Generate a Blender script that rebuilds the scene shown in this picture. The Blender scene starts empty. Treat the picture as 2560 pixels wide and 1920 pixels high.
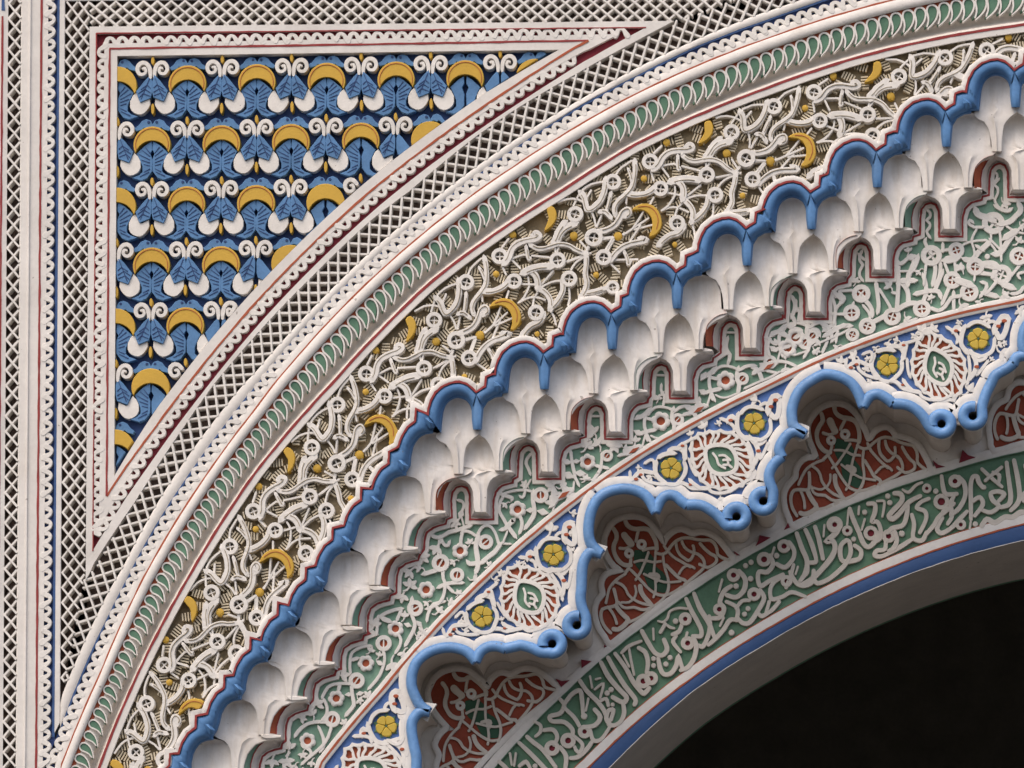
import bpy, math, random
import numpy as np
from mathutils.geometry import tessellate_polygon
from mathutils import Vector
random.seed(7)
SC = bpy.context.scene
COL = SC.collection

# ------------------------------------------------------------------ camera
F = 15000.0                                   # focal length in photo pixels (a long telephoto)
EPS = math.atan(2940.0 / F)                   # the camera looks up ...
PSI = math.atan(1170.0 / F * math.cos(EPS))   # ... and a little to the left
FWD = (-math.sin(PSI) * math.cos(EPS), math.cos(PSI) * math.cos(EPS), math.sin(EPS))
RIG = (math.cos(PSI), math.sin(PSI), 0.0)
UPV = (RIG[1] * FWD[2] - RIG[2] * FWD[1], RIG[2] * FWD[0] - RIG[0] * FWD[2], RIG[0] * FWD[1] - RIG[1] * FWD[0])
WC = (0.0, 0.0, 1.6 + 15.0 * math.sin(EPS))   # point of the wall in the middle of the frame
CAM = tuple(WC[i] - 15.0 * FWD[i] for i in range(3))
cd = bpy.data.cameras.new('camera'); cam = bpy.data.objects.new('camera', cd); COL.objects.link(cam)
cam.location = CAM
cam.rotation_euler = Vector(FWD).to_track_quat('-Z', 'Y').to_euler()
cd.sensor_width = 36.0; cd.lens = F / 2560.0 * 36.0
cd.clip_start = 0.1; cd.clip_end = 500.0
SC.camera = cam

# ------------------------------------------------------------------ sky, sun, exposure
wld = bpy.data.worlds.new('World'); SC.world = wld; wld.use_nodes = True
nt = wld.node_tree; nt.nodes.clear()
sky = nt.nodes.new('ShaderNodeTexSky'); sky.sky_type = 'NISHITA'; sky.sun_disc = False
SUN_EL, SUN_AZ = math.radians(58), math.radians(-146)     # azimuth: clockwise from +Y
sky.sun_elevation = SUN_EL; sky.sun_rotation = SUN_AZ
sky.air_density = 1.0; sky.dust_density = 6.0; sky.ozone_density = 0.6
bg = nt.nodes.new('ShaderNodeBackground'); bg.inputs['Strength'].default_value = 0.15
wo = nt.nodes.new('ShaderNodeOutputWorld')
nt.links.new(sky.outputs[0], bg.inputs[0]); nt.links.new(bg.outputs[0], wo.inputs[0])
sl = bpy.data.lights.new('sun', 'SUN'); sl.energy = 0.65; sl.angle = math.radians(85); sl.color = (1.0, 0.94, 0.86)
so = bpy.data.objects.new('sun', sl); COL.objects.link(so)
sd = Vector((math.cos(SUN_EL) * math.sin(SUN_AZ), math.cos(SUN_EL) * math.cos(SUN_AZ), math.sin(SUN_EL)))
so.rotation_euler = sd.to_track_quat('Z', 'Y').to_euler(); so.location = (-3, -6, 9)
SC.view_settings.view_transform = 'Standard'; SC.view_settings.look = 'None'
SC.view_settings.exposure = 0.36; SC.view_settings.gamma = 1.0; SC.view_settings.use_curve_mapping = False
SC.render.engine = 'CYCLES'

# ------------------------------------------------------------------ materials
def mat(name, rgb, rough=0.85, var=0.12, scale=9.0, bump=0.15, bscale=160.0, stain=None, streak=False, spec=0.3, stain_lo=0.55):
    m = bpy.data.materials.new(name); m.use_nodes = True
    n = m.node_tree; L = n.links; b = n.nodes['Principled BSDF']
    b.inputs['Roughness'].default_value = rough
    b.inputs['Specular IOR Level'].default_value = spec
    g = n.nodes.new('ShaderNodeNewGeometry')
    no = n.nodes.new('ShaderNodeTexNoise'); no.inputs['Scale'].default_value = scale; no.inputs['Detail'].default_value = 5.0
    L.new(g.outputs['Position'], no.inputs['Vector'])
    no2 = n.nodes.new('ShaderNodeTexNoise'); no2.inputs['Scale'].default_value = scale * 9; no2.inputs['Detail'].default_value = 3.0
    L.new(g.outputs['Position'], no2.inputs['Vector'])
    ad = n.nodes.new('ShaderNodeMath'); ad.operation = 'MULTIPLY_ADD'
    L.new(no2.outputs[0], ad.inputs[0]); ad.inputs[1].default_value = 0.5; L.new(no.outputs[0], ad.inputs[2])
    r = n.nodes.new('ShaderNodeMapRange'); L.new(ad.outputs[0], r.inputs[0])
    r.inputs[1].default_value = 0.5; r.inputs[2].default_value = 1.0
    r.inputs[3].default_value = 1.0 - var; r.inputs[4].default_value = 1.0 + var * 0.6
    mx = n.nodes.new('ShaderNodeVectorMath'); mx.operation = 'SCALE'
    mx.inputs[0].default_value = rgb; L.new(r.outputs[0], mx.inputs['Scale'])
    out = mx.outputs[0]
    if stain:
        mp = n.nodes.new('ShaderNodeMapping'); L.new(g.outputs['Position'], mp.inputs[0])
        mp.inputs['Scale'].default_value = (26, 26, 3.2) if streak else (5, 5, 5)
        ns = n.nodes.new('ShaderNodeTexNoise'); ns.inputs['Scale'].default_value = 1.0; ns.inputs['Detail'].default_value = 6.0
        ns.inputs['Roughness'].default_value = 0.65
        L.new(mp.outputs[0], ns.inputs['Vector'])
        rs = n.nodes.new('ShaderNodeMapRange'); L.new(ns.outputs[0], rs.inputs[0])
        rs.inputs[1].default_value = stain_lo; rs.inputs[2].default_value = stain_lo + 0.25
        rs.inputs[3].default_value = 0.0; rs.inputs[4].default_value = 0.5
        mi = n.nodes.new('ShaderNodeMix'); mi.data_type = 'RGBA'
        L.new(rs.outputs[0], mi.inputs[0]); L.new(out, mi.inputs[6]); mi.inputs[7].default_value = (*stain, 1)
        out = mi.outputs[2]
        # sparse little chips
        vo = n.nodes.new('ShaderNodeTexNoise'); vo.inputs['Scale'].default_value = 60.0; vo.inputs['Detail'].default_value = 2.0
        L.new(g.outputs['Position'], vo.inputs['Vector'])
        rv = n.nodes.new('ShaderNodeMapRange'); L.new(vo.outputs[0], rv.inputs[0])
        rv.inputs[1].default_value = 0.735; rv.inputs[2].default_value = 0.76; rv.inputs[3].default_value = 0.0; rv.inputs[4].default_value = 0.55
        m2 = n.nodes.new('ShaderNodeMix'); m2.data_type = 'RGBA'
        L.new(rv.outputs[0], m2.inputs[0]); L.new(out, m2.inputs[6]); m2.inputs[7].default_value = (0.16, 0.12, 0.09, 1)
        out = m2.outputs[2]
    L.new(out, b.inputs['Base Color'])
    if bump:
        nb = n.nodes.new('ShaderNodeTexNoise'); nb.inputs['Scale'].default_value = bscale; nb.inputs['Detail'].default_value = 4.0
        L.new(g.outputs['Position'], nb.inputs['Vector'])
        bu = n.nodes.new('ShaderNodeBump'); bu.inputs['Strength'].default_value = bump; bu.inputs['Distance'].default_value = 0.004
        L.new(nb.outputs[0], bu.inputs['Height']); L.new(bu.outputs[0], b.inputs['Normal'])
    return m
M = {
 'white': mat('white_plaster', (0.75, 0.715, 0.675), stain=(0.50, 0.44, 0.38), stain_lo=0.56),
 'niche': mat('niche_plaster', (0.79, 0.75, 0.71), var=0.12, stain=(0.50, 0.41, 0.31), streak=True, stain_lo=0.47),
 'carved': mat('carved_plaster', (0.78, 0.745, 0.70), var=0.13, stain=(0.55, 0.49, 0.41), stain_lo=0.57),
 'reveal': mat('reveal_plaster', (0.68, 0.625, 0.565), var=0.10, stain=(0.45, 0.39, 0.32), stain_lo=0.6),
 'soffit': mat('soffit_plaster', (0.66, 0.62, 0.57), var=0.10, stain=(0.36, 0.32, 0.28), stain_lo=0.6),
 'letter': mat('letter_plaster', (0.66, 0.60, 0.53), var=0.12),
 'hole': mat('lattice_ground', (0.15, 0.11, 0.095), var=0.35, scale=30),
 'tan': mat('frieze_ground', (0.30, 0.245, 0.16), var=0.35, scale=25),
 'rib': mat('rib_plaster', (0.60, 0.53, 0.40), var=0.25, scale=25),
 'blue': mat('blue_paint', (0.10, 0.235, 0.47), rough=0.7, var=0.2, scale=14, stain=(0.22, 0.34, 0.52), stain_lo=0.56),
 'panelblue': mat('panel_blue_paint', (0.10, 0.225, 0.43), rough=0.65, var=0.22, scale=20, bscale=220),
 'navy': mat('navy_paint', (0.035, 0.065, 0.17), var=0.3),
 'groundblue': mat('ground_blue_paint', (0.10, 0.19, 0.45), var=0.3, scale=20),
 'fineblue': mat('fine_blue_paint', (0.055, 0.095, 0.27), var=0.5, scale=30),
 'rollblue': mat('roll_blue_gloss_paint', (0.14, 0.30, 0.58), rough=0.42, var=0.22, scale=16, spec=0.45, bump=0.35, bscale=70, stain=(0.36, 0.48, 0.66), stain_lo=0.58),
 'bandblue': mat('band_blue_paint', (0.045, 0.10, 0.25), rough=0.6, var=0.15),
 'yellow': mat('yellow_paint', (0.60, 0.37, 0.055), rough=0.6, var=0.10),
 'yellow2': mat('lemon_paint', (0.55, 0.39, 0.06), rough=0.6, var=0.15),
 'red': mat('dark_red_paint', (0.30, 0.05, 0.05), var=0.25, scale=40),
 'deepred': mat('deep_red_paint', (0.22, 0.03, 0.045), var=0.25, scale=40),
 'orange': mat('orange_red_paint', (0.41, 0.105, 0.052), var=0.2, scale=25),
 'panelred': mat('panel_red_paint', (0.34, 0.078, 0.046), var=0.22, scale=18),
 'green': mat('leaf_green_paint', (0.115, 0.225, 0.155), var=0.2, scale=25),
 'lgreen': mat('floral_green_paint', (0.185, 0.315, 0.24), var=0.18, scale=18),
 'ingreen': mat('inscription_green_paint', (0.125, 0.235, 0.155), var=0.2, scale=18),
 'dkgreen': mat('panel_green_paint', (0.05, 0.12, 0.075), var=0.2),
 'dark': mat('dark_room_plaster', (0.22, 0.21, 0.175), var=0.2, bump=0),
 'ground': mat('stone_paving', (0.07, 0.065, 0.06), var=0.2, scale=2),
}

# ------------------------------------------------------------------ mapping: photo pixel -> point on the plane y = d
def P(px, py, d=0.0):
    a = (px - 1280.0) / F; b = (py - 960.0) / F
    dx = FWD[0] + RIG[0] * a - UPV[0] * b
    dy = FWD[1] + RIG[1] * a - UPV[1] * b
    dz = FWD[2] + RIG[2] * a - UPV[2] * b
    t = (d - CAM[1]) / dy
    return (CAM[0] + dx * t, d, CAM[2] + dz * t)
def PD(px, py, dref, d):
    q = P(px, py, dref); return (q[0], d, q[2])
def Q(ox, oy, s, pts):                       # traced in an enlarged view: origin, scale
    return [(ox + p[0] / s, oy + p[1] / s) + tuple(p[2:]) for p in pts]

# ------------------------------------------------------------------ objects
WL = {}
def tag(o, label=None, cat=None, group=None, kind=None):
    if label: o['label'] = label
    if cat: o['category'] = cat
    if group: o['group'] = group
    if kind: o['kind'] = kind
    return o
def thing(name, label, cat, at, group=None):
    o = bpy.data.objects.new(name, None); COL.objects.link(o); o.empty_display_size = 0.1
    o.location = at; WL[o.name] = tuple(at)
    return tag(o, label, cat, group)
def mesh(name, vs, fs, m, ang=40.0):
    me = bpy.data.meshes.new(name); me.from_pydata(vs, [], fs); me.materials.append(m)
    if ang:
        me.polygons.foreach_set('use_smooth', [True] * len(me.polygons))
        me.set_sharp_from_angle(angle=math.radians(ang))
    me.update()
    return me
def link(name, me, parent, loc=(0, 0, 0), rot=0.0, sc=1.0):
    """loc is world; rot is counter-clockwise as seen from the front"""
    o = bpy.data.objects.new(name, me); COL.objects.link(o)
    if parent is not None:
        o.parent = parent; pl = WL[parent.name]
        o.location = (loc[0] - pl[0], loc[1] - pl[1], loc[2] - pl[2])
    else:
        o.location = loc
    o.rotation_euler = (0, -rot, 0); o.scale = (sc, sc, sc)
    WL[o.name] = tuple(loc)
    return o
class MB:
    def __init__(s): s.v = []; s.f = []
    def add(s, vs, fs):
        k = len(s.v); s.v += vs; s.f += [tuple(i + k for i in f) for f in fs]
    def build(s, name, m, parent=None, ang=40.0):
        n = len(s.v)
        c = tuple(sum(v[i] for v in s.v) / n for i in range(3))
        me = mesh(name, [(v[0] - c[0], v[1] - c[1], v[2] - c[2]) for v in s.v], s.f, m, ang)
        return link(name, me, parent, c)
EPSN = [0]
def jit():
    EPSN[0] += 1
    return ((EPSN[0] * 0.6180339) % 1.0) * 0.0016
def area(p): return 0.5 * sum(p[i][0] * p[(i + 1) % len(p)][1] - p[(i + 1) % len(p)][0] * p[i][1] for i in range(len(p)))
def dedupe(p, closed=False):
    o = []
    for q in p:
        if not o or math.hypot(q[0] - o[-1][0], q[1] - o[-1][1]) > 0.05: o.append(q)
    if closed and len(o) > 1 and math.hypot(o[0][0] - o[-1][0], o[0][1] - o[-1][1]) < 0.05: o.pop()
    return o
def grow(poly, w): return inset(poly, -w)[1]
def ring_plate(name, outer, inner, top, base, m, parent):
    loops = [[Vector((x, -y, 0)) for x, y in outer], [Vector((x, -y, 0)) for x, y in inner]]
    q = list(outer) + list(inner); n = len(outer); k = len(inner); b = MB()
    fs = []
    for t in tessellate_polygon(loops):
        a, c, e = (q[i] for i in t); s = (c[0] - a[0]) * (e[1] - a[1]) - (e[0] - a[0]) * (c[1] - a[1])
        fs.append(tuple(t) if s < 0 else (t[0], t[2], t[1]))
    z = n + k
    fs += [(i, (i + 1) % n, z + (i + 1) % n, z + i) for i in range(n)] + [(n + i, n + (i + 1) % k, z + n + (i + 1) % k, z + n + i) for i in range(k)]
    b.add([P(x, y, top) for x, y in q] + [PD(x, y, top, base) for x, y in q], fs)
    return b.build(name, m, parent, 20)
def smooth(pts, k=4, closed=False):           # Catmull-Rom through the points
    n = len(pts)
    if n < 3: return list(pts)
    o = []
    for i in range(n if closed else n - 1):
        g = (lambda j: pts[j % n]) if closed else (lambda j: pts[min(max(j, 0), n - 1)])
        p0, p1, p2, p3 = g(i - 1), g(i), g(i + 1), g(i + 2)
        for j in range(k):
            t = j / k
            o.append(tuple(0.5 * (2 * b + (c - a) * t + (2 * a - 5 * b + 4 * c - d) * t * t + (3 * b - a - 3 * c + d) * t ** 3) for a, b, c, d in zip(p0, p1, p2, p3)))
    if not closed: o.append(tuple(pts[-1]))
    return o
def offset(pts, w, closed=False):             # shift a polyline sideways (left of travel on screen = positive)
    n = len(pts); o = []
    for i in range(n):
        a = pts[i - 1] if (i > 0 or closed) else pts[i]; b = pts[i]; c = pts[(i + 1) % n] if (i < n - 1 or closed) else pts[i]
        d1 = (b[0] - a[0], b[1] - a[1]); d2 = (c[0] - b[0], c[1] - b[1])
        l1 = math.hypot(*d1); l2 = math.hypot(*d2)
        if l1 < 1e-6: d1, l1 = d2, l2
        if l2 < 1e-6: d2, l2 = d1, l1
        if l1 < 1e-6: o.append((b[0], b[1])); continue
        n1 = (d1[1] / l1, -d1[0] / l1); n2 = (d2[1] / l2, -d2[0] / l2)
        m = (n1[0] + n2[0], n1[1] + n2[1]); q = m[0] * n1[0] + m[1] * n1[1]
        q = max(q, 0.45)
        o.append((b[0] + m[0] / q * w, b[1] + m[1] / q * w))
    return o
def offclean(pts, w, tol=.92):                # sideways shift without the loops that sharp corners leave
    a = np.array([p[:2] for p in pts]); d = a[1:] - a[:-1]; dd = (d ** 2).sum(1) + 1e-9
    dense = []
    for p, q in zip(pts, pts[1:]):
        k = max(1, int(math.hypot(q[0] - p[0], q[1] - p[1]) / 7)); dense += [(p[0] + (q[0] - p[0]) * i / k, p[1] + (q[1] - p[1]) * i / k) for i in range(k)]
    dense.append(tuple(pts[-1][:2])); o = []
    for x, y in offset(dense, w):
        v = np.array([x, y]) - a[:-1]; t = np.clip((v * d).sum(1) / dd, 0, 1); e = v - d * t[:, None]
        if math.sqrt((e ** 2).sum(1).min()) >= abs(w) * tol: o.append((x, y))
    o = dedupe(o); runs = [[]]
    for p in o:
        if runs[-1] and math.hypot(p[0] - runs[-1][-1][0], p[1] - runs[-1][-1][1]) > 26: runs.append([])
        runs[-1].append(p)
    return [p for r in runs if len(r) > 5 for p in r]
def inset(poly, w):
    p = poly if area(poly) < 0 else poly[::-1]     # on screen (y down) negative = counter-clockwise
    return p, offset(p, w, True)
# every builder below takes a transform T(px, py, dref, d) -> xyz, so shapes can be made on the wall or in local millimetres
def LOC(px, py, dref, d): return (px * 0.001, d, -py * 0.001)
def plate_mb(b, poly, top, base, bev=1.5, T=PD, dref=None, puff=0.0):
    dr = top if dref is None else dref
    poly = dedupe(poly, True)
    if len(poly) < 3: return b
    p, q = inset(poly, bev)
    n = len(p); bh = min(abs(base - top) * 0.5, bev * 0.001)
    vs = [T(x, y, dr, top) for x, y in q] + [T(x, y, dr, top + bh) for x, y in p] + [T(x, y, dr, base) for x, y in p]
    fs = []
    for t in tessellate_polygon([[Vector((x, -y, 0)) for x, y in q]]):
        a, c, e = (q[i] for i in t)
        s = (c[0] - a[0]) * (e[1] - a[1]) - (e[0] - a[0]) * (c[1] - a[1])
        fs.append(tuple(t) if s < 0 else (t[0], t[2], t[1]))
    for i in range(n):
        j = (i + 1) % n
        fs.append((i, n + i, n + j, j)); fs.append((n + i, 2 * n + i, 2 * n + j, n + j))
    b.add(vs, fs); return b
def plate(name, poly, top, base, m, parent, bev=0.9, **k):
    return plate_mb(MB(), poly, top, base, bev, **k).build(name, m, parent, k.get('ang', 35.0))
def ribbon_mb(b, pts, w, top, base, T=PD, round_=True, sm=3, closed=False, w2=None, flat=False, dref=None, taper=0):
    """a carved strand: pts are (x, y) or (x, y, w)"""
    dr = top if dref is None else dref
    pts = dedupe([tuple(p[:2]) + ((p[2],) if len(p) > 2 else (w if w2 is None else w + (w2 - w) * i / max(1, len(pts) - 1),)) for i, p in enumerate(pts)], closed)
    if len(pts) < 2: return b
    c = smooth(pts, sm, closed) if (sm > 1 and len(pts) > 2) else pts
    if round_ and not closed:
        a0, a1 = c[0], c[1]; z0, z1 = c[-1], c[-2]
        def ext(a, bq, k, f):
            l = math.hypot(a[0] - bq[0], a[1] - bq[1]) or 1
            return (a[0] + (a[0] - bq[0]) / l * a[2] * k, a[1] + (a[1] - bq[1]) / l * a[2] * k, a[2] * f)
        if taper:
            c = [ext(a0, a1, taper, .1)] + c + [ext(z0, z1, taper, .1)]
        else: c = [ext(a0, a1, .46, .3), ext(a0, a1, .3, .8)] + c + [ext(z0, z1, .3, .8), ext(z0, z1, .46, .3)]
    n = len(c); h = base - top
    e = min(.0009, .3 * h); prof = [(-.5, base), (-.5, top + e), (-.45, top), (.45, top), (.5, top + e), (.5, base)] if not flat else [(-.5, base), (-.5, top), (.5, top), (.5, base)]
    nor = offset([p[:2] for p in c], 1.0, closed)
    vs = []
    for i in range(n):
        nx, ny = nor[i][0] - c[i][0], nor[i][1] - c[i][1]
        dj = random.uniform(-.00035, .00035)
        for o, d in prof: vs.append(T(c[i][0] + nx * o * c[i][2], c[i][1] + ny * o * c[i][2], dr, d + (dj if d != base else 0)))
    m = len(prof); fs = []
    for i in range(n if closed else n - 1):
        j = (i + 1) % n
        for k in range(m - 1): fs.append((i * m + k, j * m + k, j * m + k + 1, i * m + k + 1))
    if not closed:
        fs.append(tuple(range(m - 1, -1, -1))); fs.append(tuple((n - 1) * m + k for k in range(m)))
    b.add(vs, fs); return b
def ribbon(name, pts, w, top, base, m, parent, **k):
    pts = [(p[0] + random.uniform(-.45, .45), p[1] + random.uniform(-.45, .45)) + ((p[2] * random.uniform(.93, 1.07),) if len(p) > 2 else ()) for p in pts]
    b = ribbon_mb(MB(), pts, w, top - jit(), base, **k)
    return b.build(name, m, parent, 26.0) if b.v else None
def line(name, pts, w, d, m, parent, closed=False):   # a painted stripe, 1.2 mm proud
    q = [pts[0][:2]]
    for a, c in zip(pts, pts[1:]):
        l = math.hypot(c[0] - a[0], c[1] - a[1]); k = max(1, int(l / 22))
        q += [(a[0] + (c[0] - a[0]) * i / k, a[1] + (c[1] - a[1]) * i / k) for i in range(1, k + 1)]
    q = [(x + random.uniform(-.5, .5), y + random.uniform(-.5, .5), w * random.uniform(.78, 1.18)) for x, y in q]
    return ribbon_mb(MB(), q, w, d - 0.0012, d + 0.002, round_=False, sm=1, closed=closed, flat=True).build(name, m, parent, 50.0)
def circ(cx, cy, r, n=20, a0=0.0, ry=None): return [(cx + r * math.cos(a0 + 2 * math.pi * i / n), cy - (ry or r) * math.sin(a0 + 2 * math.pi * i / n)) for i in range(n)]
def ring_mb(b, cx, cy, r, w, top, base, T=PD, n=20, ry=None):
    return ribbon_mb(b, circ(cx, cy, r, n, ry=ry), w, top, base, T=T, sm=1, closed=True)
def sweep(name, A, B, prof, m, parent, ang=40.0):
    """A, B: polylines with the same number of points; prof: (fraction from A to B, depth)"""
    vs = []; n = len(A); k = len(prof)
    for a, b in zip(A, B):
        for f, d in prof: vs.append(P(a[0] + (b[0] - a[0]) * f, a[1] + (b[1] - a[1]) * f, d))
    fs = [(i * k + j, (i + 1) * k + j, (i + 1) * k + j + 1, i * k + j + 1) for i in range(n - 1) for j in range(k - 1)]
    b = MB(); b.add(vs, fs); return b.build(name, m, parent, ang)
def inside(poly, x, y):
    c = False; n = len(poly); j = n - 1
    for i in range(n):
        if (poly[i][1] > y) != (poly[j][1] > y) and x < (poly[j][0] - poly[i][0]) * (y - poly[i][1]) / (poly[j][1] - poly[i][1]) + poly[i][0]: c = not c
        j = i
    return c
def clip_seg(poly, a, b):
    ts = [0.0, 1.0]; dx, dy = b[0] - a[0], b[1] - a[1]; n = len(poly)
    for i in range(n):
        p, q = poly[i], poly[(i + 1) % n]; ex, ey = q[0] - p[0], q[1] - p[1]
        den = dx * ey - dy * ex
        if abs(den) < 1e-9: continue
        t = ((p[0] - a[0]) * ey - (p[1] - a[1]) * ex) / den
        u = ((p[0] - a[0]) * dy - (p[1] - a[1]) * dx) / den
        if 0 < t < 1 and 0 <= u <= 1: ts.append(t)
    ts.sort(); o = []
    for t0, t1 in zip(ts, ts[1:]):
        m = (t0 + t1) / 2
        if t1 - t0 > 1e-4 and inside(poly, a[0] + dx * m, a[1] + dy * m):
            if o and abs(o[-1][1] - t0) < 1e-6: o[-1] = (o[-1][0], t1)
            else: o.append((t0, t1))
    return [((a[0] + dx * s, a[1] + dy * s), (a[0] + dx * e, a[1] + dy * e)) for s, e in o]
def clip_half(poly, p, nrm):                  # keep the side where (q - p).nrm >= 0
    o = []; n = len(poly)
    for i in range(n):
        a, b = poly[i], poly[(i + 1) % n]
        da = (a[0] - p[0]) * nrm[0] + (a[1] - p[1]) * nrm[1]; db = (b[0] - p[0]) * nrm[0] + (b[1] - p[1]) * nrm[1]
        if da >= 0: o.append(a)
        if (da >= 0) != (db >= 0):
            t = da / (da - db); o.append((a[0] + (b[0] - a[0]) * t, a[1] + (b[1] - a[1]) * t))
    return o
def rot(pts, c, deg):                         # turn photo-plane points about c, clockwise on screen for positive deg
    a = math.radians(deg); ca, sa = math.cos(a), math.sin(a)
    return [(c[0] + (p[0] - c[0]) * ca - (p[1] - c[1]) * sa, c[1] + (p[0] - c[0]) * sa + (p[1] - c[1]) * ca) + tuple(p[2:]) for p in pts]
def walk(poly, pitch, start=0.0):             # points along a polyline: (x, y, tangent x, y)
    o = []; s = start; acc = 0.0
    for a, b in zip(poly, poly[1:]):
        l = math.hypot(b[0] - a[0], b[1] - a[1])
        while s <= acc + l and l > 0:
            t = (s - acc) / l; o.append((a[0] + (b[0] - a[0]) * t, a[1] + (b[1] - a[1]) * t, (b[0] - a[0]) / l, (b[1] - a[1]) / l)); s += pitch
        acc += l
    return o

# ------------------------------------------------------------------ the curves of the arch
CC = (2960.0, 3100.0)
class Rail:
    def __init__(s, pts):
        p = np.array(pts, float); A = np.c_[p, np.ones(len(p))]; b = (p ** 2).sum(1)
        q = np.linalg.lstsq(A, b, rcond=None)[0]; s.c = q[:2] / 2; s.r = math.sqrt(q[2] + s.c @ s.c)
        an = sorted((math.degrees(math.atan2(CC[1] - y, CC[0] - x)), x, y) for x, y in pts)
        s.ph = []; s.res = []
        for a, x, y in an:
            u = s.base(a); s.ph.append(a); s.res.append((math.hypot(x - CC[0], y - CC[1]) - u) * 0.6)
    def base(s, phi):
        d = (-math.cos(math.radians(phi)), -math.sin(math.radians(phi)))
        ex, ey = CC[0] - s.c[0], CC[1] - s.c[1]; bq = ex * d[0] + ey * d[1]
        return -bq + math.sqrt(bq * bq - (ex * ex + ey * ey - s.r ** 2))
    def at(s, phi, off=0.0):
        r = s.base(phi) + float(np.interp(phi, s.ph, s.res, left=0, right=0)) + off
        return (CC[0] - r * math.cos(math.radians(phi)), CC[1] - r * math.sin(math.radians(phi)))
    def arc(s, a=12.0, b=96.0, n=170, off=0.0): return [s.at(a + (b - a) * i / n, off) for i in range(n + 1)]
    def phi(s, x, y): return math.degrees(math.atan2(CC[1] - y, CC[0] - x))
R_tri = Rail([(270.5, 1240.7), (471.6, 960), (640, 755), (922, 480), (1132, 321), (1280, 220), (1448, 113)])
R_lat0 = Rail([(234, 1420), (335.6, 1263.8), (460, 1067), (532, 960), (640, 836), (784.7, 688), (929, 549), (1027.7, 480), (1189.8, 338.5), (1280, 276), (1390, 211), (1572, 118.6), (1682, 63.7)])
R_lat1 = Rail([(152, 1749.6), (202.5, 1625), (275, 1472), (306.7, 1423), (405, 1232), (509, 1081.5), (607.6, 960), (640, 931), (813.6, 740), (929, 627.6), (1088.5, 497), (1297, 344), (1448, 251.7), (1618.5, 156), (1780.6, 81), (1920, 26)])
R_blu = Rail([(260, 1561.5), (321, 1440), (385, 1316), (509, 1133.6), (640, 966), (784.7, 792.5), (900, 680), (981.4, 607), (1132, 486), (1280, 376), (1459.4, 257.5), (1598, 185), (1743, 113), (1920, 50), (2041.5, 6)])
R_red1 = Rail([(147.6, 1920), (251.7, 1691.7), (361.7, 1440), (491.9, 1226), (640, 1025), (686, 960), (929, 695.6), (1190, 480), (1280, 419.6), (1595, 231.5), (1920, 97), (2160, 20)])
R_red2 = Rail([(246, 1920), (341.4, 1691.7), (474.5, 1440), (640, 1177), (834, 960), (1074, 702.8), (1280, 556), (1404, 480), (1586.7, 358.8), (1920, 220), (2157, 139), (2560, 62)])
R_red3 = Rail([(787.6, 1920), (961, 1725), (1218.7, 1440), (1280, 1381), (1442, 1245), (1621, 1122), (1920, 965.8), (2059, 896.7), (2296, 807), (2560, 752)])
R_ins = Rail([(1294.5, 1856.7), (1364, 1780), (1401.5, 1746.7), (1500, 1652.7), (1601, 1574.5), (1731.4, 1480.5), (1920, 1365), (2116.8, 1266.7), (2354, 1185.7), (2536, 1133)])
R_brd = Rail([(1471, 1920), (1621.4, 1777), (1803.7, 1642.5), (1920, 1571.6), (2174.6, 1440), (2388.7, 1357.8), (2560, 1310)])
R_blo = Rail([(1526, 1920), (1731.4, 1727), (1920, 1609), (2197.8, 1468), (2560, 1351)])
D0, DF, DN, DL, DB, DI = 0.0, 0.028, 0.040, 0.058, 0.108, 0.345   # depths: front, frieze ground, upper niches, lower niches, floral frieze, inscription

# ================================================================== ground, wall, room
def box_mb(b, x0, x1, y0, y1, z0, z1):
    b.add([(x0, y0, z0), (x1, y0, z0), (x1, y1, z0), (x0, y1, z0), (x0, y0, z1), (x1, y0, z1), (x1, y1, z1), (x0, y1, z1)],
          [(0, 1, 5, 4), (1, 2, 6, 5), (2, 3, 7, 6), (3, 0, 4, 7), (4, 5, 6, 7), (3, 2, 1, 0)])
    return b
b = MB(); b.add([(-60, -60, 0), (60, -60, 0), (60, 30, 0), (-60, 30, 0)], [(0, 1, 2, 3)])
tag(b.build('ground', M['ground']), 'stone paved ground in front of the gate', kind='structure')
rp = [P(*R_red2.at(a, -25), 0.05) for a in range(0, 181, 2)]
outl = [(-6, 0), (-6, 9), (10, 9), (10, 0), (rp[-1][0], 0)] + [(q[0], q[2]) for q in rp[::-1]] + [(rp[0][0], 0)]
b = MB(); n = len(outl)
tri = tessellate_polygon([[Vector((x, z, 0)) for x, z in outl]])
b.add([(x, 0.05, z) for x, z in outl] + [(x, 0.7, z) for x, z in outl],
      [tuple(t) for t in tri] + [(i, (i + 1) % n, n + (i + 1) % n, n + i) for i in range(n)] + [tuple(i + n for i in t) for t in tri])
tag(b.build('facade_wall', M['white'], ang=30), 'pale plastered facade wall that carries all the carved ornament around the arch', 'wall')
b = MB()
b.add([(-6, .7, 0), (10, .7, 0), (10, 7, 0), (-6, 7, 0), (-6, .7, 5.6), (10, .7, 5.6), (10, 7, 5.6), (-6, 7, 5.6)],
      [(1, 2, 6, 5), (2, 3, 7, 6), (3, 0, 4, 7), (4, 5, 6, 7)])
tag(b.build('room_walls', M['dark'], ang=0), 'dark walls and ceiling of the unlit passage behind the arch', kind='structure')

def back_ring(name, A, B, d, m, label):
    o = sweep(name, A.arc(-6, 186, 200), B.arc(-6, 186, 200), [(0, d), (1, d)], m, None)
    return o
def vl(x0, ya, yb): return [(x0 - .0073 * ya, ya), (x0 - .0073 * yb, yb)]
def band(name, A, B, d, m, parent, base=0.05, r=0.12):
    h = 0.003
    return sweep(name, A, B, [(0, base), (0, d + h), (r, d), (1 - r, d), (1, d + h), (1, base)], m, parent, 50)

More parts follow.
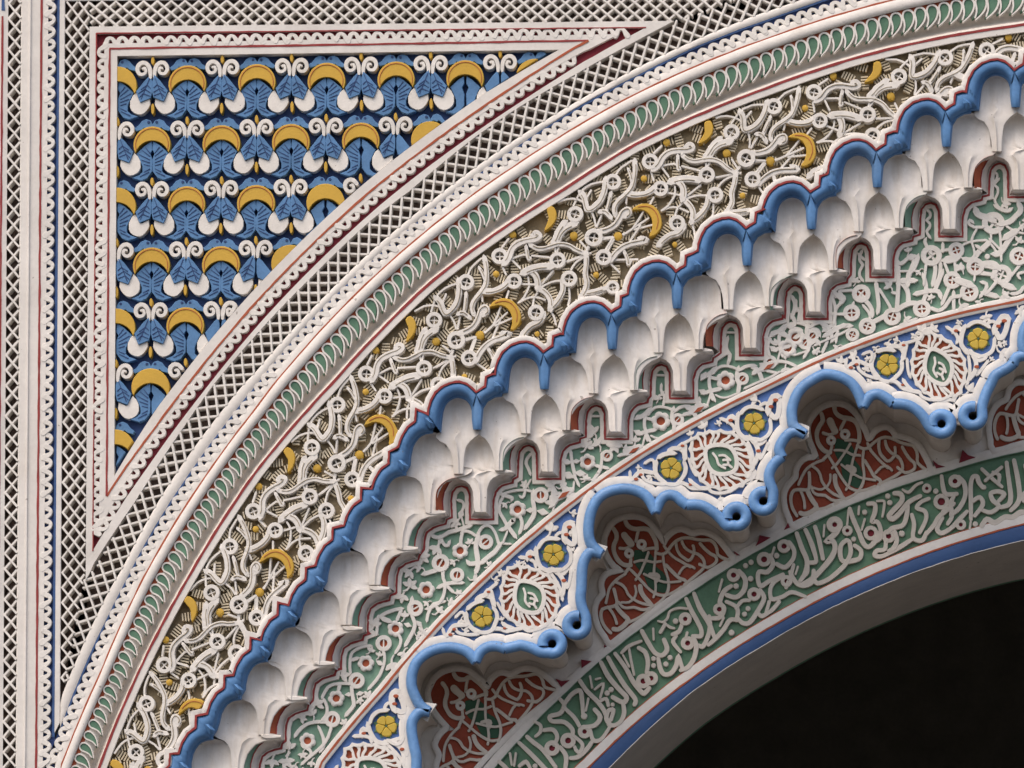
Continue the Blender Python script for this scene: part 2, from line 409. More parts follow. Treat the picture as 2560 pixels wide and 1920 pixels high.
# one tooth of the running scroll (local photo pixels; n outwards)
def tooth_mesh(flip):
    pts = [(-17, -4, 15), (-12.5, 2, 13), (-9.4, 7.5, 10.8), (-5.8, 12.4, 9.2), (.5, 14.8, 9), (6.6, 12.3, 10.4), (9.2, 7, 12), (12, 0, 13)]
    b = MB(); ribbon_mb(b, [(x * (-1 if flip else 1), y, w) for x, y, w in pts], 6, 0.0, 0.018, T=LOC, sm=3, dref=0)
    return mesh('scroll_tooth', b.v, b.f, M['carved'], 50)
TOOTH = {False: tooth_mesh(False), True: tooth_mesh(True)}
def teeth(path, pitch, parent, flip=False, start=8.0, stop=1e9):
    """path runs along the edge the teeth grow from; they grow to the right of travel on screen"""
    for i, (x, y, tx, ty) in enumerate(walk(path, pitch, start)):
        if i * pitch + start > stop: break
        a = math.atan2(-ty, tx) + random.uniform(-.05, .05)
        link('scroll_tooth', TOOTH[flip], parent, P(x + random.uniform(-.6, .6), y + random.uniform(-.6, .6), random.uniform(-.0015, .001)), a, random.uniform(.95, 1.04))

# ------------------------------------------------------------------ mouldings at the far left
th = thing('edge_moulding', 'flat white upright moulding with a thin red line at the left edge', 'moulding', P(10, 1990, 0.02))
YA, YB = -70, 2080
A = vl(-70, YA, YB); B = vl(21, YA, YB); band('flat_band', A, B, 0.0, M['white'], th)
line('red_line', vl(6.5, 40, YB), 5, 0.0, M['red'], th); line('blue_line', vl(8, YA, 26), 8, 0.0, M['bandblue'], th)
th = thing('middle_moulding', 'broad flat white upright moulding with a faint ridge between lattice and blue scrolls', 'moulding', P(80, 1990, 0.02))
sweep('flat_band', vl(53, YA, YB), vl(121, YA, YB), [(0, .05), (0, .003), (.04, 0), (.28, 0.0), (.31, -.005), (.35, -.0055), (.38, 0), (1, 0), (1, .05)], M['white'], th, 30)
line('red_line', vl(104, YA, YB), 5.5, 0.0, M['red'], th)
th = thing('blue_scroll_border', 'upright border of small white scrolls on blue beside the left lattice', 'border', P(135, 1830, 0.02))
sweep('blue_ground', vl(119, YA, 2080), vl(151, YA, 2080), [(0, .016), (1, .016)], M['fineblue'], th)
line('blue_line', vl(147, YA, 1842), 7, 0.006, M['bandblue'], th)
teeth(vl(121, 1905, YA), 30.8, th)
band('flat_band', vl(149.5, YA, 1832), vl(163.5, YA, 1805), 0.0, M['white'], th)

# ------------------------------------------------------------------ lattices
def lattice(th, polys, lines, w=5.4):
    k = 0
    for fam, segs in enumerate(lines):
        d = 0.0 if fam == 0 else 0.0025
        for a, c in segs:
            for p in polys:
                for s, e in clip_seg(p, a, c):
                    if math.hypot(s[0] - e[0], s[1] - e[1]) < 8: continue
                    mx, my = (s[0] + e[0]) / 2 + random.uniform(-.8, .8), (s[1] + e[1]) / 2 + random.uniform(-.8, .8)
                    ww = w * random.uniform(.85, 1.12)
                    b = ribbon_mb(MB(), [s, (mx, my), e], ww, d, 0.036, round_=False, sm=1)
                    b.build('lattice_bar', M['carved'], th, 50); k += 1
    return k
def lat_ground(th, poly):
    b = MB(); b.add([P(x, y, .036) for x, y in poly], [tuple(t) for t in tessellate_polygon([[Vector((x, -y, 0)) for x, y in poly]])])
    b.build('lattice_ground', M['hole'], th, 0)
# far left, one hole wide
th = thing('narrow_lattice', 'narrow upright strip of pierced plaster lattice nearest the left edge', 'lattice', P(38, 1990, .02))
pl = vl(20, YA, YB) + vl(54, YA, YB)[::-1]; lat_ground(th, pl)
pl = vl(21.5, YA, YB) + vl(52.5, YA, YB)[::-1]
L1 = []; L2 = []; y = YA - 40
while y < YB:
    x = -.0073 * y; L1.append(((18 + x, y), (56 + x, y + 44))); L2.append(((56 + x, y + 2), (18 + x, y + 46))); y += 38.2
lattice(th, [pl], [L1, L2])
# left arm of the lattice field
RIGHT_TOP = 5.0
def ytop(x): return 4.0 - .0085 * (x - 163)
th = thing('side_lattice', 'upright band of pierced plaster lattice two holes wide left of the triangular frame', 'lattice', P(190, 1740, .02))
low = [q for q in R_lat1.arc(20, 42, 120) if 1440 < q[1] < 1752 and q[0] < 232]
pl = [(163, ytop(163)), (223.5, ytop(163)), (222.5, 66), (213, 1423)] + [(184, 1590), (152, 1750)]
gp = [(160, -10), (240, -10), (236, 66), (236, 1423), (200, 1600), (150, 1752)]; lat_ground(th, gp)
L1 = []; L2 = []; y = -120
while y < 1800:
    x = -.0073 * y; L1.append(((158 + x, y), (232 + x, y + 94))); L2.append(((232 + x, y), (158 + x, y + 94))); y += 37.6
lattice(th, [pl], [L1, L2])
# top arm
th = thing('top_lattice', 'level band of pierced plaster lattice along the top above the triangular frame', 'lattice', P(900, 60, .02))
pl = [(224, ytop(224)), (226, 66.5), (1685, 52), (1760, 30), (1860, ytop(1860))]
lat_ground(th, [(222, -12), (222, 72), (1700, 58), (1870, 20), (1870, -25)])
L1 = []; L2 = []; x = 100
while x < 1950:
    y = -.0095 * (x - 225); L1.append(((x, y - 10), (x + 102, y + 75))); L2.append(((x + 102, y - 10), (x, y + 75))); x += 34.6
lattice(th, [pl], [L1, L2])
# arch arm
th = thing('arch_lattice', 'curved band of pierced plaster lattice following the arch below the triangular frame', 'lattice', P(640, 890, .02))
lo = R_lat1.arc(R_lat1.phi(160, 1735), R_lat1.phi(2040, -10), 90)
up = [(184, 1590), (213, 1432)] + R_lat0.arc(R_lat0.phi(231, 1423), R_lat0.phi(1682, 63.7), 70) + [(1685, 52), (1760, 30), (1860, ytop(1860)), (2040, ytop(2040))]
pl = lo + up[::-1]
lat_ground(th, lo + [(q[0], q[1] - 6) for q in up[::-1]])
L1 = []; L2 = []
for x, y, tx, ty in walk(lo, 34.5, 4):
    nx, ny = ty, -tx                              # outwards
    L1.append(((x - 6 * (tx + nx), y - 6 * (ty + ny)), (x + 118 * (tx + nx), y + 118 * (ty + ny))))
    L2.append(((x + 6 * (tx - nx), y + 6 * (ty - ny)), (x - 118 * (tx - nx), y - 118 * (ty - ny))))
lattice(th, [pl], [L1, L2])
th = thing('top_moulding', 'plain white moulding along the upper edge of the top lattice', 'moulding', P(900, -5, .02))
band('flat_band', [(160, ytop(160) - 50), (2300, ytop(2300) - 50)], [(160, ytop(160) - 1), (2300, ytop(2300) - 1)], 0.0, M['white'], th)

# ------------------------------------------------------------------ triangular frame
th = thing('triangular_frame', 'white triangular frame with red lines and running scrolls round the blue carved panel', 'frame', P(231, 1423, .02))
E0 = dict(TL=(293, 140), R=(1398, 124), B=(285, 1191)); ER = dict(TL=(274, 121.5), R=(1471, 101), B=(266.5, 1240))
E1 = dict(TL=(261, 109), R=(1548, 85), B=(247.5, 1322)); E2 = dict(TL=(240, 83), R=(1615, 68.5), B=(231, 1378)); E3 = dict(TL=(224, 66.5), R=(1685, 52), B=(214, 1450))
def arcc(rail, E, off):
    a, c = rail.phi(*E['B']), rail.phi(*E['R'])
    q = rail.arc(a, c, 90, off)
    n = len(q); d0 = (E['B'][0] - q[0][0], E['B'][1] - q[0][1]); d1 = (E['R'][0] - q[-1][0], E['R'][1] - q[-1][1])
    o = []
    for i, (x, y) in enumerate(q):               # ease the ends onto the corners
        k0 = max(0, 1 - i / 12); k1 = max(0, 1 - (n - 1 - i) / 12)
        o.append((x + d0[0] * k0 + d1[0] * k1, y + d0[1] * k0 + d1[1] * k1))
    return o
ARC0, ARCR, ARC1, ARC2, ARC3 = arcc(R_tri, E0, 25), arcc(R_tri, ER, 0), arcc(R_tri, E1, -13), arcc(R_tri, E2, -42), arcc(R_lat0, E3, 0)
def strips(nm, Ea, Aa, Eb, Ab, fn):
    fn(nm, [Ea['TL'], Ea['B']], [Eb['TL'], Eb['B']]); fn(nm, [Ea['TL'], Ea['R']], [Eb['TL'], Eb['R']]); fn(nm, Aa, Ab)
LP = lambda E, A: [E['TL']] + A
ring_plate('frame_band', LP(E1, ARC1), LP(E0, ARC0), 0.0, .035, M['white'], th)
ring_plate('red_ground', LP(E2, ARC2), LP(E1, ARC1), .014, .03, M['deepred'], th)
ring_plate('outer_band', LP(E3, ARC3), LP(E2, ARC2), 0.0, .04, M['white'], th)
line('red_line', [ER['TL'], ER['B']], 5, 0.0, M['red'], th); line('red_line', [ER['TL'], ER['R']], 5, 0.0, M['red'], th); line('red_line', ARCR, 5.5, 0.0, M['orange'], th)
line('red_line', [(E2['TL'][0] + 1, E2['TL'][1]), (E2['B'][0] + 1, E2['B'][1])], 3, 0.0, M['red'], th); line('red_line', [E2['TL'], E2['R']], 3, 0.0, M['red'], th)
teeth([E1['TL'], (E1['B'][0], E1['B'][1] + 36)], 30.6, th, start=20, stop=1235)
teeth([(E1['R'][0] + 20, E1['R'][1]), E1['TL']], 30.4, th, start=16, stop=1300)
teeth(ARC1, 30.4, th, start=12, stop=1690)

# ------------------------------------------------------------------ blue carved spandrel
th = thing('spandrel_panel', 'triangular blue panel of carved leaves with yellow crescents and white cups and curls', 'carved panel', P(300, 1180, .03))
gp = [(290, 134), (1420, 118)] + arcc(R_tri, E0, 20)[::-1]
b = MB(); b.add([P(x, y, .030) for x, y in gp], [tuple(t) for t in tessellate_polygon([[Vector((x, -y, 0)) for x, y in gp]])]); b.build('panel_ground', M['navy'], th, 0)
K = 3.456
def mir(p): return [(-x,) + tuple(q) for x, *q in p][::-1]
def sc_(p, dx=0.0, dy=0.0): return [((x + dx) / K, (y + dy) / K) + tuple(w / K for w in q) for x, y, *q in p]
arcp = lambda cx, cy, r, a0, a1, n: [(cx + r * math.cos(math.radians(a0 + (a1 - a0) * i / n)), cy - r * math.sin(math.radians(a0 + (a1 - a0) * i / n))) for i in range(n + 1)]
CRES = arcp(0, 165, 165, 206, -26, 22) + arcp(0, 279.7, 151.7, 18, 162, 12)
FAN = [(-12, 138), (-60, 170), (-130, 235), (-105, 285), (-80, 345), (-78, 400), (-112, 432), (-172, 448), (-100, 464), (-50, 447), (-10, 390), (-8, 290), (-28, 235), (-8, 200)]
LEAF = [(-20, 100), (-60, 140), (-110, 205), (-132, 232), (-117, 280), (-100, 318), (-20, 287), (-8, 240), (-8, 150)]
CUP = [(-147, 238), (-178, 270), (-200, 315), (-202, 370), (-190, 400), (-167, 422), (-135, 437), (-107, 440), (-80, 430), (-57, 410), (-35, 380), (-22, 350), (-27, 292), (-92, 325)]
CURL = [(-18, 108, 26), (-20, 60, 34), (-32, 10, 36), (-60, -20, 36), (-95, -24, 36), (-124, 0, 36), (-132, 40, 34), (-112, 74, 32), (-78, 76, 28), (-58, 54, 26), (-66, 24, 24), (-86, 26, 20)]
KNOT = [(-152, 12), (-120, -12), (-92, -50), (-58, -66), (-25, -55), (-4, -18), (0, 6), (-30, -4), (-62, 4), (-75, -8), (-100, 15), (-142, 27)]
VF = [[(-22, 292), (-118, 240)], [(-20, 262), (-90, 205)], [(-22, 318), (-98, 290)], [(-22, 345), (-76, 330)], [(-22, 372), (-76, 400)], [(-30, 400), (-110, 440)], [(-22, 232), (-62, 180)]]
VL_ = [[(-24, 115), (-96, 300)], [(-45, 175), (-100, 215)], [(-58, 205), (-120, 250)], [(-45, 175), (-14, 205)], [(-60, 215), (-14, 245)], [(-76, 252), (-18, 275)], [(-70, 240), (-112, 285)]]
PIECES = []        # (name, material, polygon, dx, top depth, veins)
for s in (0, 1):
    f = mir if s else (lambda p: p)
    PIECES += [('fan_leaf', 'panelblue', f(FAN), 0, .008, [f(v) for v in VF]), ('pointed_leaf', 'panelblue', f(LEAF), -300, .0015, [f(v) for v in VL_]),
               ('white_cup', 'carved', f(CUP), -300, .006, []), ('blue_knot', 'panelblue', f(KNOT), 0, .010, [])]
PIECES += [('yellow_crescent', 'yellow', CRES, 0, .001, [])]
PIECES += [('yellow_bud', 'yellow', circ(0, -45, 15, 10, ry=36), -300, .003, []), ('yellow_bud', 'yellow', circ(0, 390, 15, 10, ry=50), -300, .004, [])]
LM = []
for nm, mt, poly, dx, top, veins in PIECES:
    if mt == 'panelblue': poly = grow(poly, 8.0)
    b = MB(); plate_mb(b, sc_(poly), top, .031, bev=0.9, T=LOC); me = mesh(nm, b.v, b.f, M[mt], 30)
    b = MB()
    for v in veins: ribbon_mb(b, sc_([v[0] + (9,), v[1] + (4,)]), 2, top - .0012, top + .002, T=LOC, sm=1, round_=False, flat=True)
    LM.append((me, mesh('leaf_vein', b.v, b.f, M['navy'], 50) if veins else None))
b = MB(); ribbon_mb(b, sc_(arcp(0, 165, 146, 198, -18, 20)), 5 / K, -.0003, .002, T=LOC, sm=1, flat=True, round_=False); CLINE = mesh('painted_line', b.v, b.f, M['orange'], 50)
CURLM = []
for s in (0, 1):
    b = MB(); ribbon_mb(b, sc_(mir(CURL) if s else CURL), 8, .001, .031, T=LOC, sm=3); CURLM.append(mesh('white_curl', b.v, b.f, M['carved'], 50))
b = MB(); plate_mb(b, circ(0, 0, 3.6, 8), .0085, .012, .4, T=LOC); HOLEM = mesh('drilled_hole', b.v, b.f, M['navy'], 0)
def sides(poly):
    cx = sum(p[0] for p in poly) / len(poly); cy = sum(p[1] for p in poly) / len(poly)
    ph = R_tri.phi(cx, cy); q = R_tri.at(ph, 25); o = (-math.cos(math.radians(ph)), -math.sin(math.radians(ph)))
    q1 = R_tri.at(ph - 1, 25); q2 = R_tri.at(ph + 1, 25); t = (q2[0] - q1[0], q2[1] - q1[1]); l = math.hypot(*t); o = (t[1] / l, -t[0] / l)
    return [((294, 0), (1, .0073)), ((294, 140), (.0145, 1)), (q, o)]
def out_of(poly): return [h for h in sides(poly) if any((p[0] - h[0][0]) * h[1][0] + (p[1] - h[0][1]) * h[1][1] < 0 for p in poly)]
for r in range(0, 8):
    for c in range(-3, 9):
        ox = 468 + 173.8 * c + (-86.9 if r % 2 else 0) - 1.0 * r; oy = 163 + 151.2 * r - .0186 * (ox - 468)
        if ox > 1600: continue
        for (nm, mt, poly, dx, top, veins), (me, vm) in zip(PIECES, LM):
            w = [(ox + x, oy + y) for x, y in sc_(poly, dx)]
            h = out_of(w)
            if not h:
                at = P(ox + dx / K, oy, random.uniform(-.001, .001)); o = link(nm, me, th, at, random.uniform(-.015, .015), random.uniform(.985, 1.015))
                if vm: link('leaf_vein', vm, o, at, o.rotation_euler[1] * 0)
                if nm == 'yellow_crescent': link('painted_line', CLINE, o, at)
                if nm == 'blue_knot' and poly is PIECES[3][2]: link('drilled_hole', HOLEM, o, P(ox - 35 / K, oy - 45 / K, 0))
                if nm == 'blue_knot' and poly is not PIECES[3][2]: link('drilled_hole', HOLEM, o, P(ox + 35 / K, oy - 45 / K, 0))
            else:
                for p, nn in h: w = clip_half(w, p, nn) if w else w
                if len(w) > 2 and abs(area(w)) > 30: plate(nm, w, top, .031, M[mt], th, bev=1.2)
        for s in (0, 1):
            w = [(ox + x, oy + y) for x, y, _ in sc_(mir(CURL) if s else CURL, -300)]
            h = out_of(w)
            if not h: link('white_curl', CURLM[s], th, P(ox - 300 / K, oy, random.uniform(-.001, .001)), 0, random.uniform(.98, 1.02))
            else:
                full = [(ox + x, oy + y, q) for x, y, q in sc_(mir(CURL) if s else CURL, -300)]
                keep = [p for p in full if all((p[0] - a[0]) * n_[0] + (p[1] - a[1]) * n_[1] > 3 for a, n_ in h)]
                if len(keep) > 4: ribbon('white_curl', keep, 8, .001, .031, M['carved'], th)

# ------------------------------------------------------------------ blue scroll border along the arch
PH0, PH1 = 14.0, 94.0
th = thing('arch_scroll_border', 'curved border of small white scrolls on blue following the arch above the green leaf row', 'border', P(640, 1000, .02))
AB, A1 = R_blu.arc(R_blu.phi(140, 1815), 88, 150), None
def between(A, B, f, a=PH0, c=PH1, n=190): return [(p[0] + (q[0] - p[0]) * f, p[1] + (q[1] - p[1]) * f) for p, q in zip(A.arc(a, c, n), B.arc(a, c, n))]
a_ap = R_blu.phi(140, 1815)
ua = [(max(x, 163.5 - .0073 * y), y) for x, y in R_lat1.arc(a_ap, 88, 130)]
sweep('upper_band', ua, [(max(x, 149.8 - .0073 * y) + (0 if y < 1760 else 0), y) for x, y in R_blu.arc(a_ap, 88, 130)], [(0, .04), (0, .003), (.2, 0), (.8, 0), (1, .003), (1, .02)], M['white'], th, 50)
sweep('blue_ground', R_red1.arc(a_ap - 1.2, 88, 150, 20), R_blu.arc(a_ap - 1.2, 88, 150, 2), [(0, .016), (1, .016)], M['fineblue'], th)
line('blue_line', R_blu.arc(a_ap, 88, 120, -2), 4.5, .004, M['bandblue'], th)
sweep('lower_band', R_red1.arc(PH0, 90, 150, 19), R_red1.arc(PH0, 90, 150, 0), [(0, .02), (0, .003), (.15, 0), (1, 0)], M['white'], th, 50)
teeth(R_red1.arc(a_ap - 3, 88, 150, 19)[::-1], 29.2, th, flip=False, start=10)

# ------------------------------------------------------------------ green leaf moulding and cove
th = thing('leaf_moulding', 'white moulding with a row of sunken green leaves above a shadowy cove', 'moulding', P(700, 1010, .02))
RA = R_red1.arc(PH0, PH1, 190); RB = R_red2.arc(PH0, PH1, 190)
sweep('white_roll', RA, RB, [(0, 0), (.02, -.002), (.07, -.005), (.14, -.0065), (.21, -.004), (.245, .0), (.25, .012)], M['white'], th, 50)
sweep('orange_fillet', RA, RB, [(.245, .0075), (.36, .0085)], M['orange'], th)
sweep('leaf_bed', RA, RB, [(.34, .009), (.55, .012), (.71, .018)], M['white'], th)
sweep('cove', RA, RB, [(.70, .017), (.74, .024), (.80, .031), (.86, .033), (.90, .028), (.93, .015), (.945, .003), (.96, 0), (1, 0)], M['reveal'], th, 60)
sweep('inner_band', R_red2.arc(PH0, PH1, 190), R_red2.arc(PH0, PH1, 190, -20), [(0, 0), (.9, 0), (1, .003), (1, .04)], M['white'], th, 50)
line('red_line', R_red1.arc(PH0, PH1, 160), 5.5, 0.0, M['orange'], th); line('red_line', R_red2.arc(PH0, PH1, 160), 6.5, 0.0, M['red'], th)
LO = smooth([(0, 0), (7.5, 3), (9.5, 10), (8, 19), (2, 30), (-8, 40), (-24, 49), (-16, 38), (-11, 28), (-9.5, 19), (-9.5, 10), (-7, 3)], 3, True)
LO = [(x * 1.16, y * 1.03 - .5) for x, y in LO]
b = MB(); plate_mb(b, LO, .004, .02, 1.0, T=LOC); LEAFM = mesh('green_leaf', b.v, b.f, M['green'], 40)
RIM = [(-20, 46, 4), (-14, 33, 4.5), (-12.5, 20, 5), (-12.5, 9, 5), (-8, 0, 5), (0, -3.2, 5), (8, 0, 5.5), (12.5, 8, 5.5), (11.5, 19, 5), (5, 32, 4.5), (-6, 43, 4), (-20, 52, 3)]
b = MB(); ribbon_mb(b, [(x * 1.04, y, w * .95) for x, y, w in RIM], 5, .0005, .018, T=LOC, sm=3); RIMM = mesh('leaf_rim', b.v, b.f, M['carved'], 50)
for x, y, tx, ty in walk(between(R_red1, R_red2, .30), 31.0, 6):
    ph = R_red1.phi(x, y); a, c = R_red1.at(ph), R_red2.at(ph); s = math.hypot(a[0] - c[0], a[1] - c[1]) / 112.0
    an = math.atan2(-ty, tx); s *= random.uniform(.97, 1.03); at = P(x, y, .002)
    o = link('green_leaf', LEAFM, th, at, an + random.uniform(-.03, .03), s)
    link('leaf_rim', RIMM, th, at, an + random.uniform(-.03, .03), s)

# ================================================================== stepped blue moulding (shared template, 4x photo pixels relative to each step)
VS = [(2870, -20), (2704, 77), (2535.5, 177), (2362.8, 275.5), (2190, 377), (2025.5, 482), (1864.5, 572.6), (1689.5, 680), (1527.4, 782), (1357.5, 882), (1189.8, 983)]
TS = [(1082.5, 1083.7), (1015.5, 1189.5), (946.5, 1280), (875, 1380), (808, 1480), (738, 1567.5), (669.5, 1655), (604, 1750), (533, 1850), (468, 1945), (402, 2040)]
OL = [(-473, 220), (-468, 155), (-443, 75), (-398, -5), (-318, -70), (-238, -100), (-168, -108), (-98, -88), (-48, -50), (0, 0)]
IL = [(-348, 400), (-338, 315), (-332, 255), (-321, 180), (-288, 105), (-228, 60), (-173, 50), (-108, 70), (-63, 115), (-43, 175)]
OR_ = [(0, 0), (45, -32), (100, -65), (105, -130), (108, -160), (175, -185)]
IR = [(77, 155), (122, 85), (192, 45), (262, 35), (263, 8), (300, -5)]
OT = [(-90, -245), (-165, -235), (-170, -120), (-250, -60), (-305, 30), (-325, 85), (-340, 140), (-370, 115)]
IT = [(45, -100), (0, -30), (0, 0), (-70, 10), (-140, 50), (-195, 140), (-215, 230), (-235, 262)]
def S4(o, pts): return [(o[0] + p[0] / 4, o[1] + p[1] / 4) for p in pts]
OUT = []
for v in VS: OUT = OUT + S4(v, OR_)[1:][::-1] + S4(v, OL)[::-1]
for t in TS: OUT += S4(t, OT)[1:-1]
OUT = dedupe(OUT)

# ------------------------------------------------------------------ arabesque frieze
th = thing('arabesque_frieze', 'carved frieze of white curling stems and wheels with yellow crescents on ribbed ground', 'frieze', P(420, 1780, .03))
ra = R_red2.arc(PH0, PH1, 190, -18)
pl = ra + offset(OUT, 6)
b = MB(); b.add([P(x, y, .029) for x, y in pl], [tuple(t) for t in tessellate_polygon([[Vector((x, -y, 0)) for x, y in pl]])]); b.build('frieze_ground', M['tan'], th, 0)
AC = (2901.0, 2851.0); STEP = 9.24
def A1q(pts): return Q(1040, 560, 4, pts)
def ok(x, y): return not inside(OPOLY2, x, y) and (x - AC[0]) ** 2 + (y - AC[1]) ** 2 < R_FR ** 2 and -150 < y < 2050 and x < 2720
OPOLY2 = offset(OUT, -9) + [(300, 2400), (3200, 2400), (3200, -200)]
R_FR = 2811 - 13
WHEELS = [(835, 320, 85), (980, 570, 82), (500, 580, 85), (180, 960, 85), (400, 1160, 95), (530, 1340, 85), (1415, 360, 85), (1530, 545, 85), (1200, 885, 85), (1965, 630, 70)]
DISCS = [(965, 100, 36), (1575, 110, 40), (800, 495, 32), (635, 1105, 45), (1800, 505, 30), (1210, 1095, 26)]
BIGC = [(735, 830), (770, 780), (830, 748), (900, 742), (970, 770), (1020, 830), (1048, 900), (1045, 970), (1000, 1040), (945, 1060), (960, 1000), (958, 930), (935, 870), (885, 825), (820, 812)]
SMC = [(p[0] / 3.456 * 4 + 640 * 4 - 1040 * 4, (p[1] / 3.456 + 480 - 560) * 4) for p in [(1290, 1105), (1330, 1070), (1370, 1105), (1382, 1170), (1352, 1245), (1298, 1292), (1312, 1220), (1316, 1170)]]
CL2 = [(790, 790), (860, 770), (930, 780), (985, 830), (1012, 900), (1005, 980)]
STEMS = [  # thick curling stems (width, points)
 (62, [(880, 395), (925, 340), (955, 255), (1015, 195), (1100, 165), (1185, 150), (1232, 118), (1205, 92), (1170, 112)]),
 (60, [(1490, -20), (1430, 60), (1400, 130), (1368, 190)]),
 (46, [(1140, 205), (1200, 240), (1270, 246), (1350, 222), (1440, 200), (1530, 215), (1600, 258), (1695, 295)]),
 (60, [(925, 560), (890, 610), (820, 652), (740, 672), (665, 672)]),
 (48, [(680, 330), (700, 430), (702, 530), (690, 610), (640, 690), (580, 765), (558, 840), (578, 905)]),
 (60, [(425, 560), (432, 640), (425, 720), (400, 800), (352, 862), (300, 895), (268, 850), (240, 780), (195, 735)]),
 (68, [(200, 1050), (110, 1110), (60, 1185), (40, 1285)]),
 (60, [(440, 1095), (520, 1062), (590, 1005), (630, 920), (650, 860), (692, 832), (706, 872), (664, 905)]),
 (58, [(600, 1365), (640, 1285), (700, 1212), (780, 1162), (865, 1130), (920, 1100), (860, 1095)]),
 (72, [(1350, 425), (1250, 425), (1150, 450), (1065, 490)]), (64, [(1140, 470), (1190, 510), (1215, 570), (1215, 645)]),
 (56, [(1225, 640), (1300, 690), (1342, 760), (1345, 855)]),
 (56, [(1465, 560), (1470, 645), (1440, 725), (1390, 795), (1335, 850)]),
 (62, [(1275, 900), (1230, 975), (1150, 1015), (1090, 1075), (1055, 1130)]),
 (46, [(1900, 640), (1820, 662), (1740, 682), (1680, 690)]), (52, [(1702, 285), (1702, 400), (1690, 500), (1708, 580), (1690, 660), (1640, 740)]),
 (36, [(1100, 220), (1112, 300), (1125, 350), (1140, 338)]), (34, [(500, 690), (492, 800), (480, 900)]), (44, [(420, 900), (470, 890), (540, 940)]), (30, [(630, 430), (660, 480), (690, 560)]),
 (36, [(2080, 270), (2110, 340), (2120, 395), (2140, 372)]),
]
TWIGS = [[(860, 230), (920, 150)], [(860, 420), (900, 500)], [(950, 350), (1040, 440)], [(960, 345), (1080, 302), (1120, 330)], [(1160, 315), (1330, 330)], [(1510, 372), (1680, 310)],
 [(1680, 330), (1600, 380), (1550, 455)], [(1370, 470), (1240, 620)], [(1260, 625), (1350, 580), (1440, 565)], [(1530, 640), (1537, 740), (1520, 810)], [(1120, 530), (1130, 620), (1080, 730), (1025, 785)],
 [(1060, 600), (1190, 605)], [(1030, 785), (1100, 745), (1190, 730), (1290, 757)], [(1180, 740), (1165, 820)], [(925, 670), (905, 735)], [(440, 930), (412, 1045)], [(335, 905), (380, 980), (398, 1045)],
 [(190, 750), (150, 875)], [(-10, 870), (80, 822), (180, 812), (255, 832)], [(215, 705), (290, 640), (395, 598)], [(520, 505), (560, 425), (650, 345)], [(490, 1165), (595, 1128)], [(600, 1150), (560, 1265)],
 [(685, 1080), (770, 1010), (850, 820)], [(690, 1085), (910, 885)], [(790, 1015), (965, 940)], [(840, 965), (765, 1135)], [(372, 1265), (345, 1325)], [(200, 1430), (395, 1320)], [(1340, 855), (1380, 930), (1398, 1000)],
 [(1880, 285), (1965, 140)], [(1840, 140), (1965, 128)], [(1930, 380), (2000, 450), (2030, 480)], [(1950, 360), (2215, 352)], [(1722, 225), (1688, 295)], [(1390, 225), (1395, 280)], [(1690, 690), (1820, 700), (1900, 660)], [(1245, 640), (1190, 720)],
 [(660, 700), (665, 770)], [(260, 800), (300, 700)], [(1470, 120), (1390, 80)], [(1640, 170), (1700, 235)], [(75, 1290), (60, 1360)]]
def cut(pts):                                   # longest run of a strand that stays on the frieze
    s = smooth(pts, 4); best = []; cur = []
    for p in s:
        if ok(p[0], p[1]): cur.append(p)
        else:
            if len(cur) > len(best): best = cur
            cur = []
    return cur if len(cur) > len(best) else best
b = MB(); ring_mb(b, 0, 0, 16.2, 9.6, .0, .028, T=LOC, n=20); WHM = mesh('wheel_ring', b.v, b.f, M['carved'], 50)
b = MB(); ribbon_mb(b, [(-11, 0), (11, 0)], 3.2, .006, .032, T=LOC, sm=1, round_=False); ribbon_mb(b, [(0, -11), (0, 11)], 3.2, .0066, .032, T=LOC, sm=1, round_=False); CRM = mesh('wheel_cross', b.v, b.f, M['carved'], 50)
b = MB(); plate_mb(b, circ(0, 0, 10, 14), .004, .032, 1.5, T=LOC); DSM = mesh('yellow_disc', b.v, b.f, M['yellow'], 50)
b = MB()
for k in range(-2, 3): ribbon_mb(b, [(k * 7.2, -11 + abs(k)), (k * 7.2, 11 - abs(k))], 4.0, .011, .031, T=LOC, sm=1, round_=False)
RBM = (b.v, b.f)
occupied = []
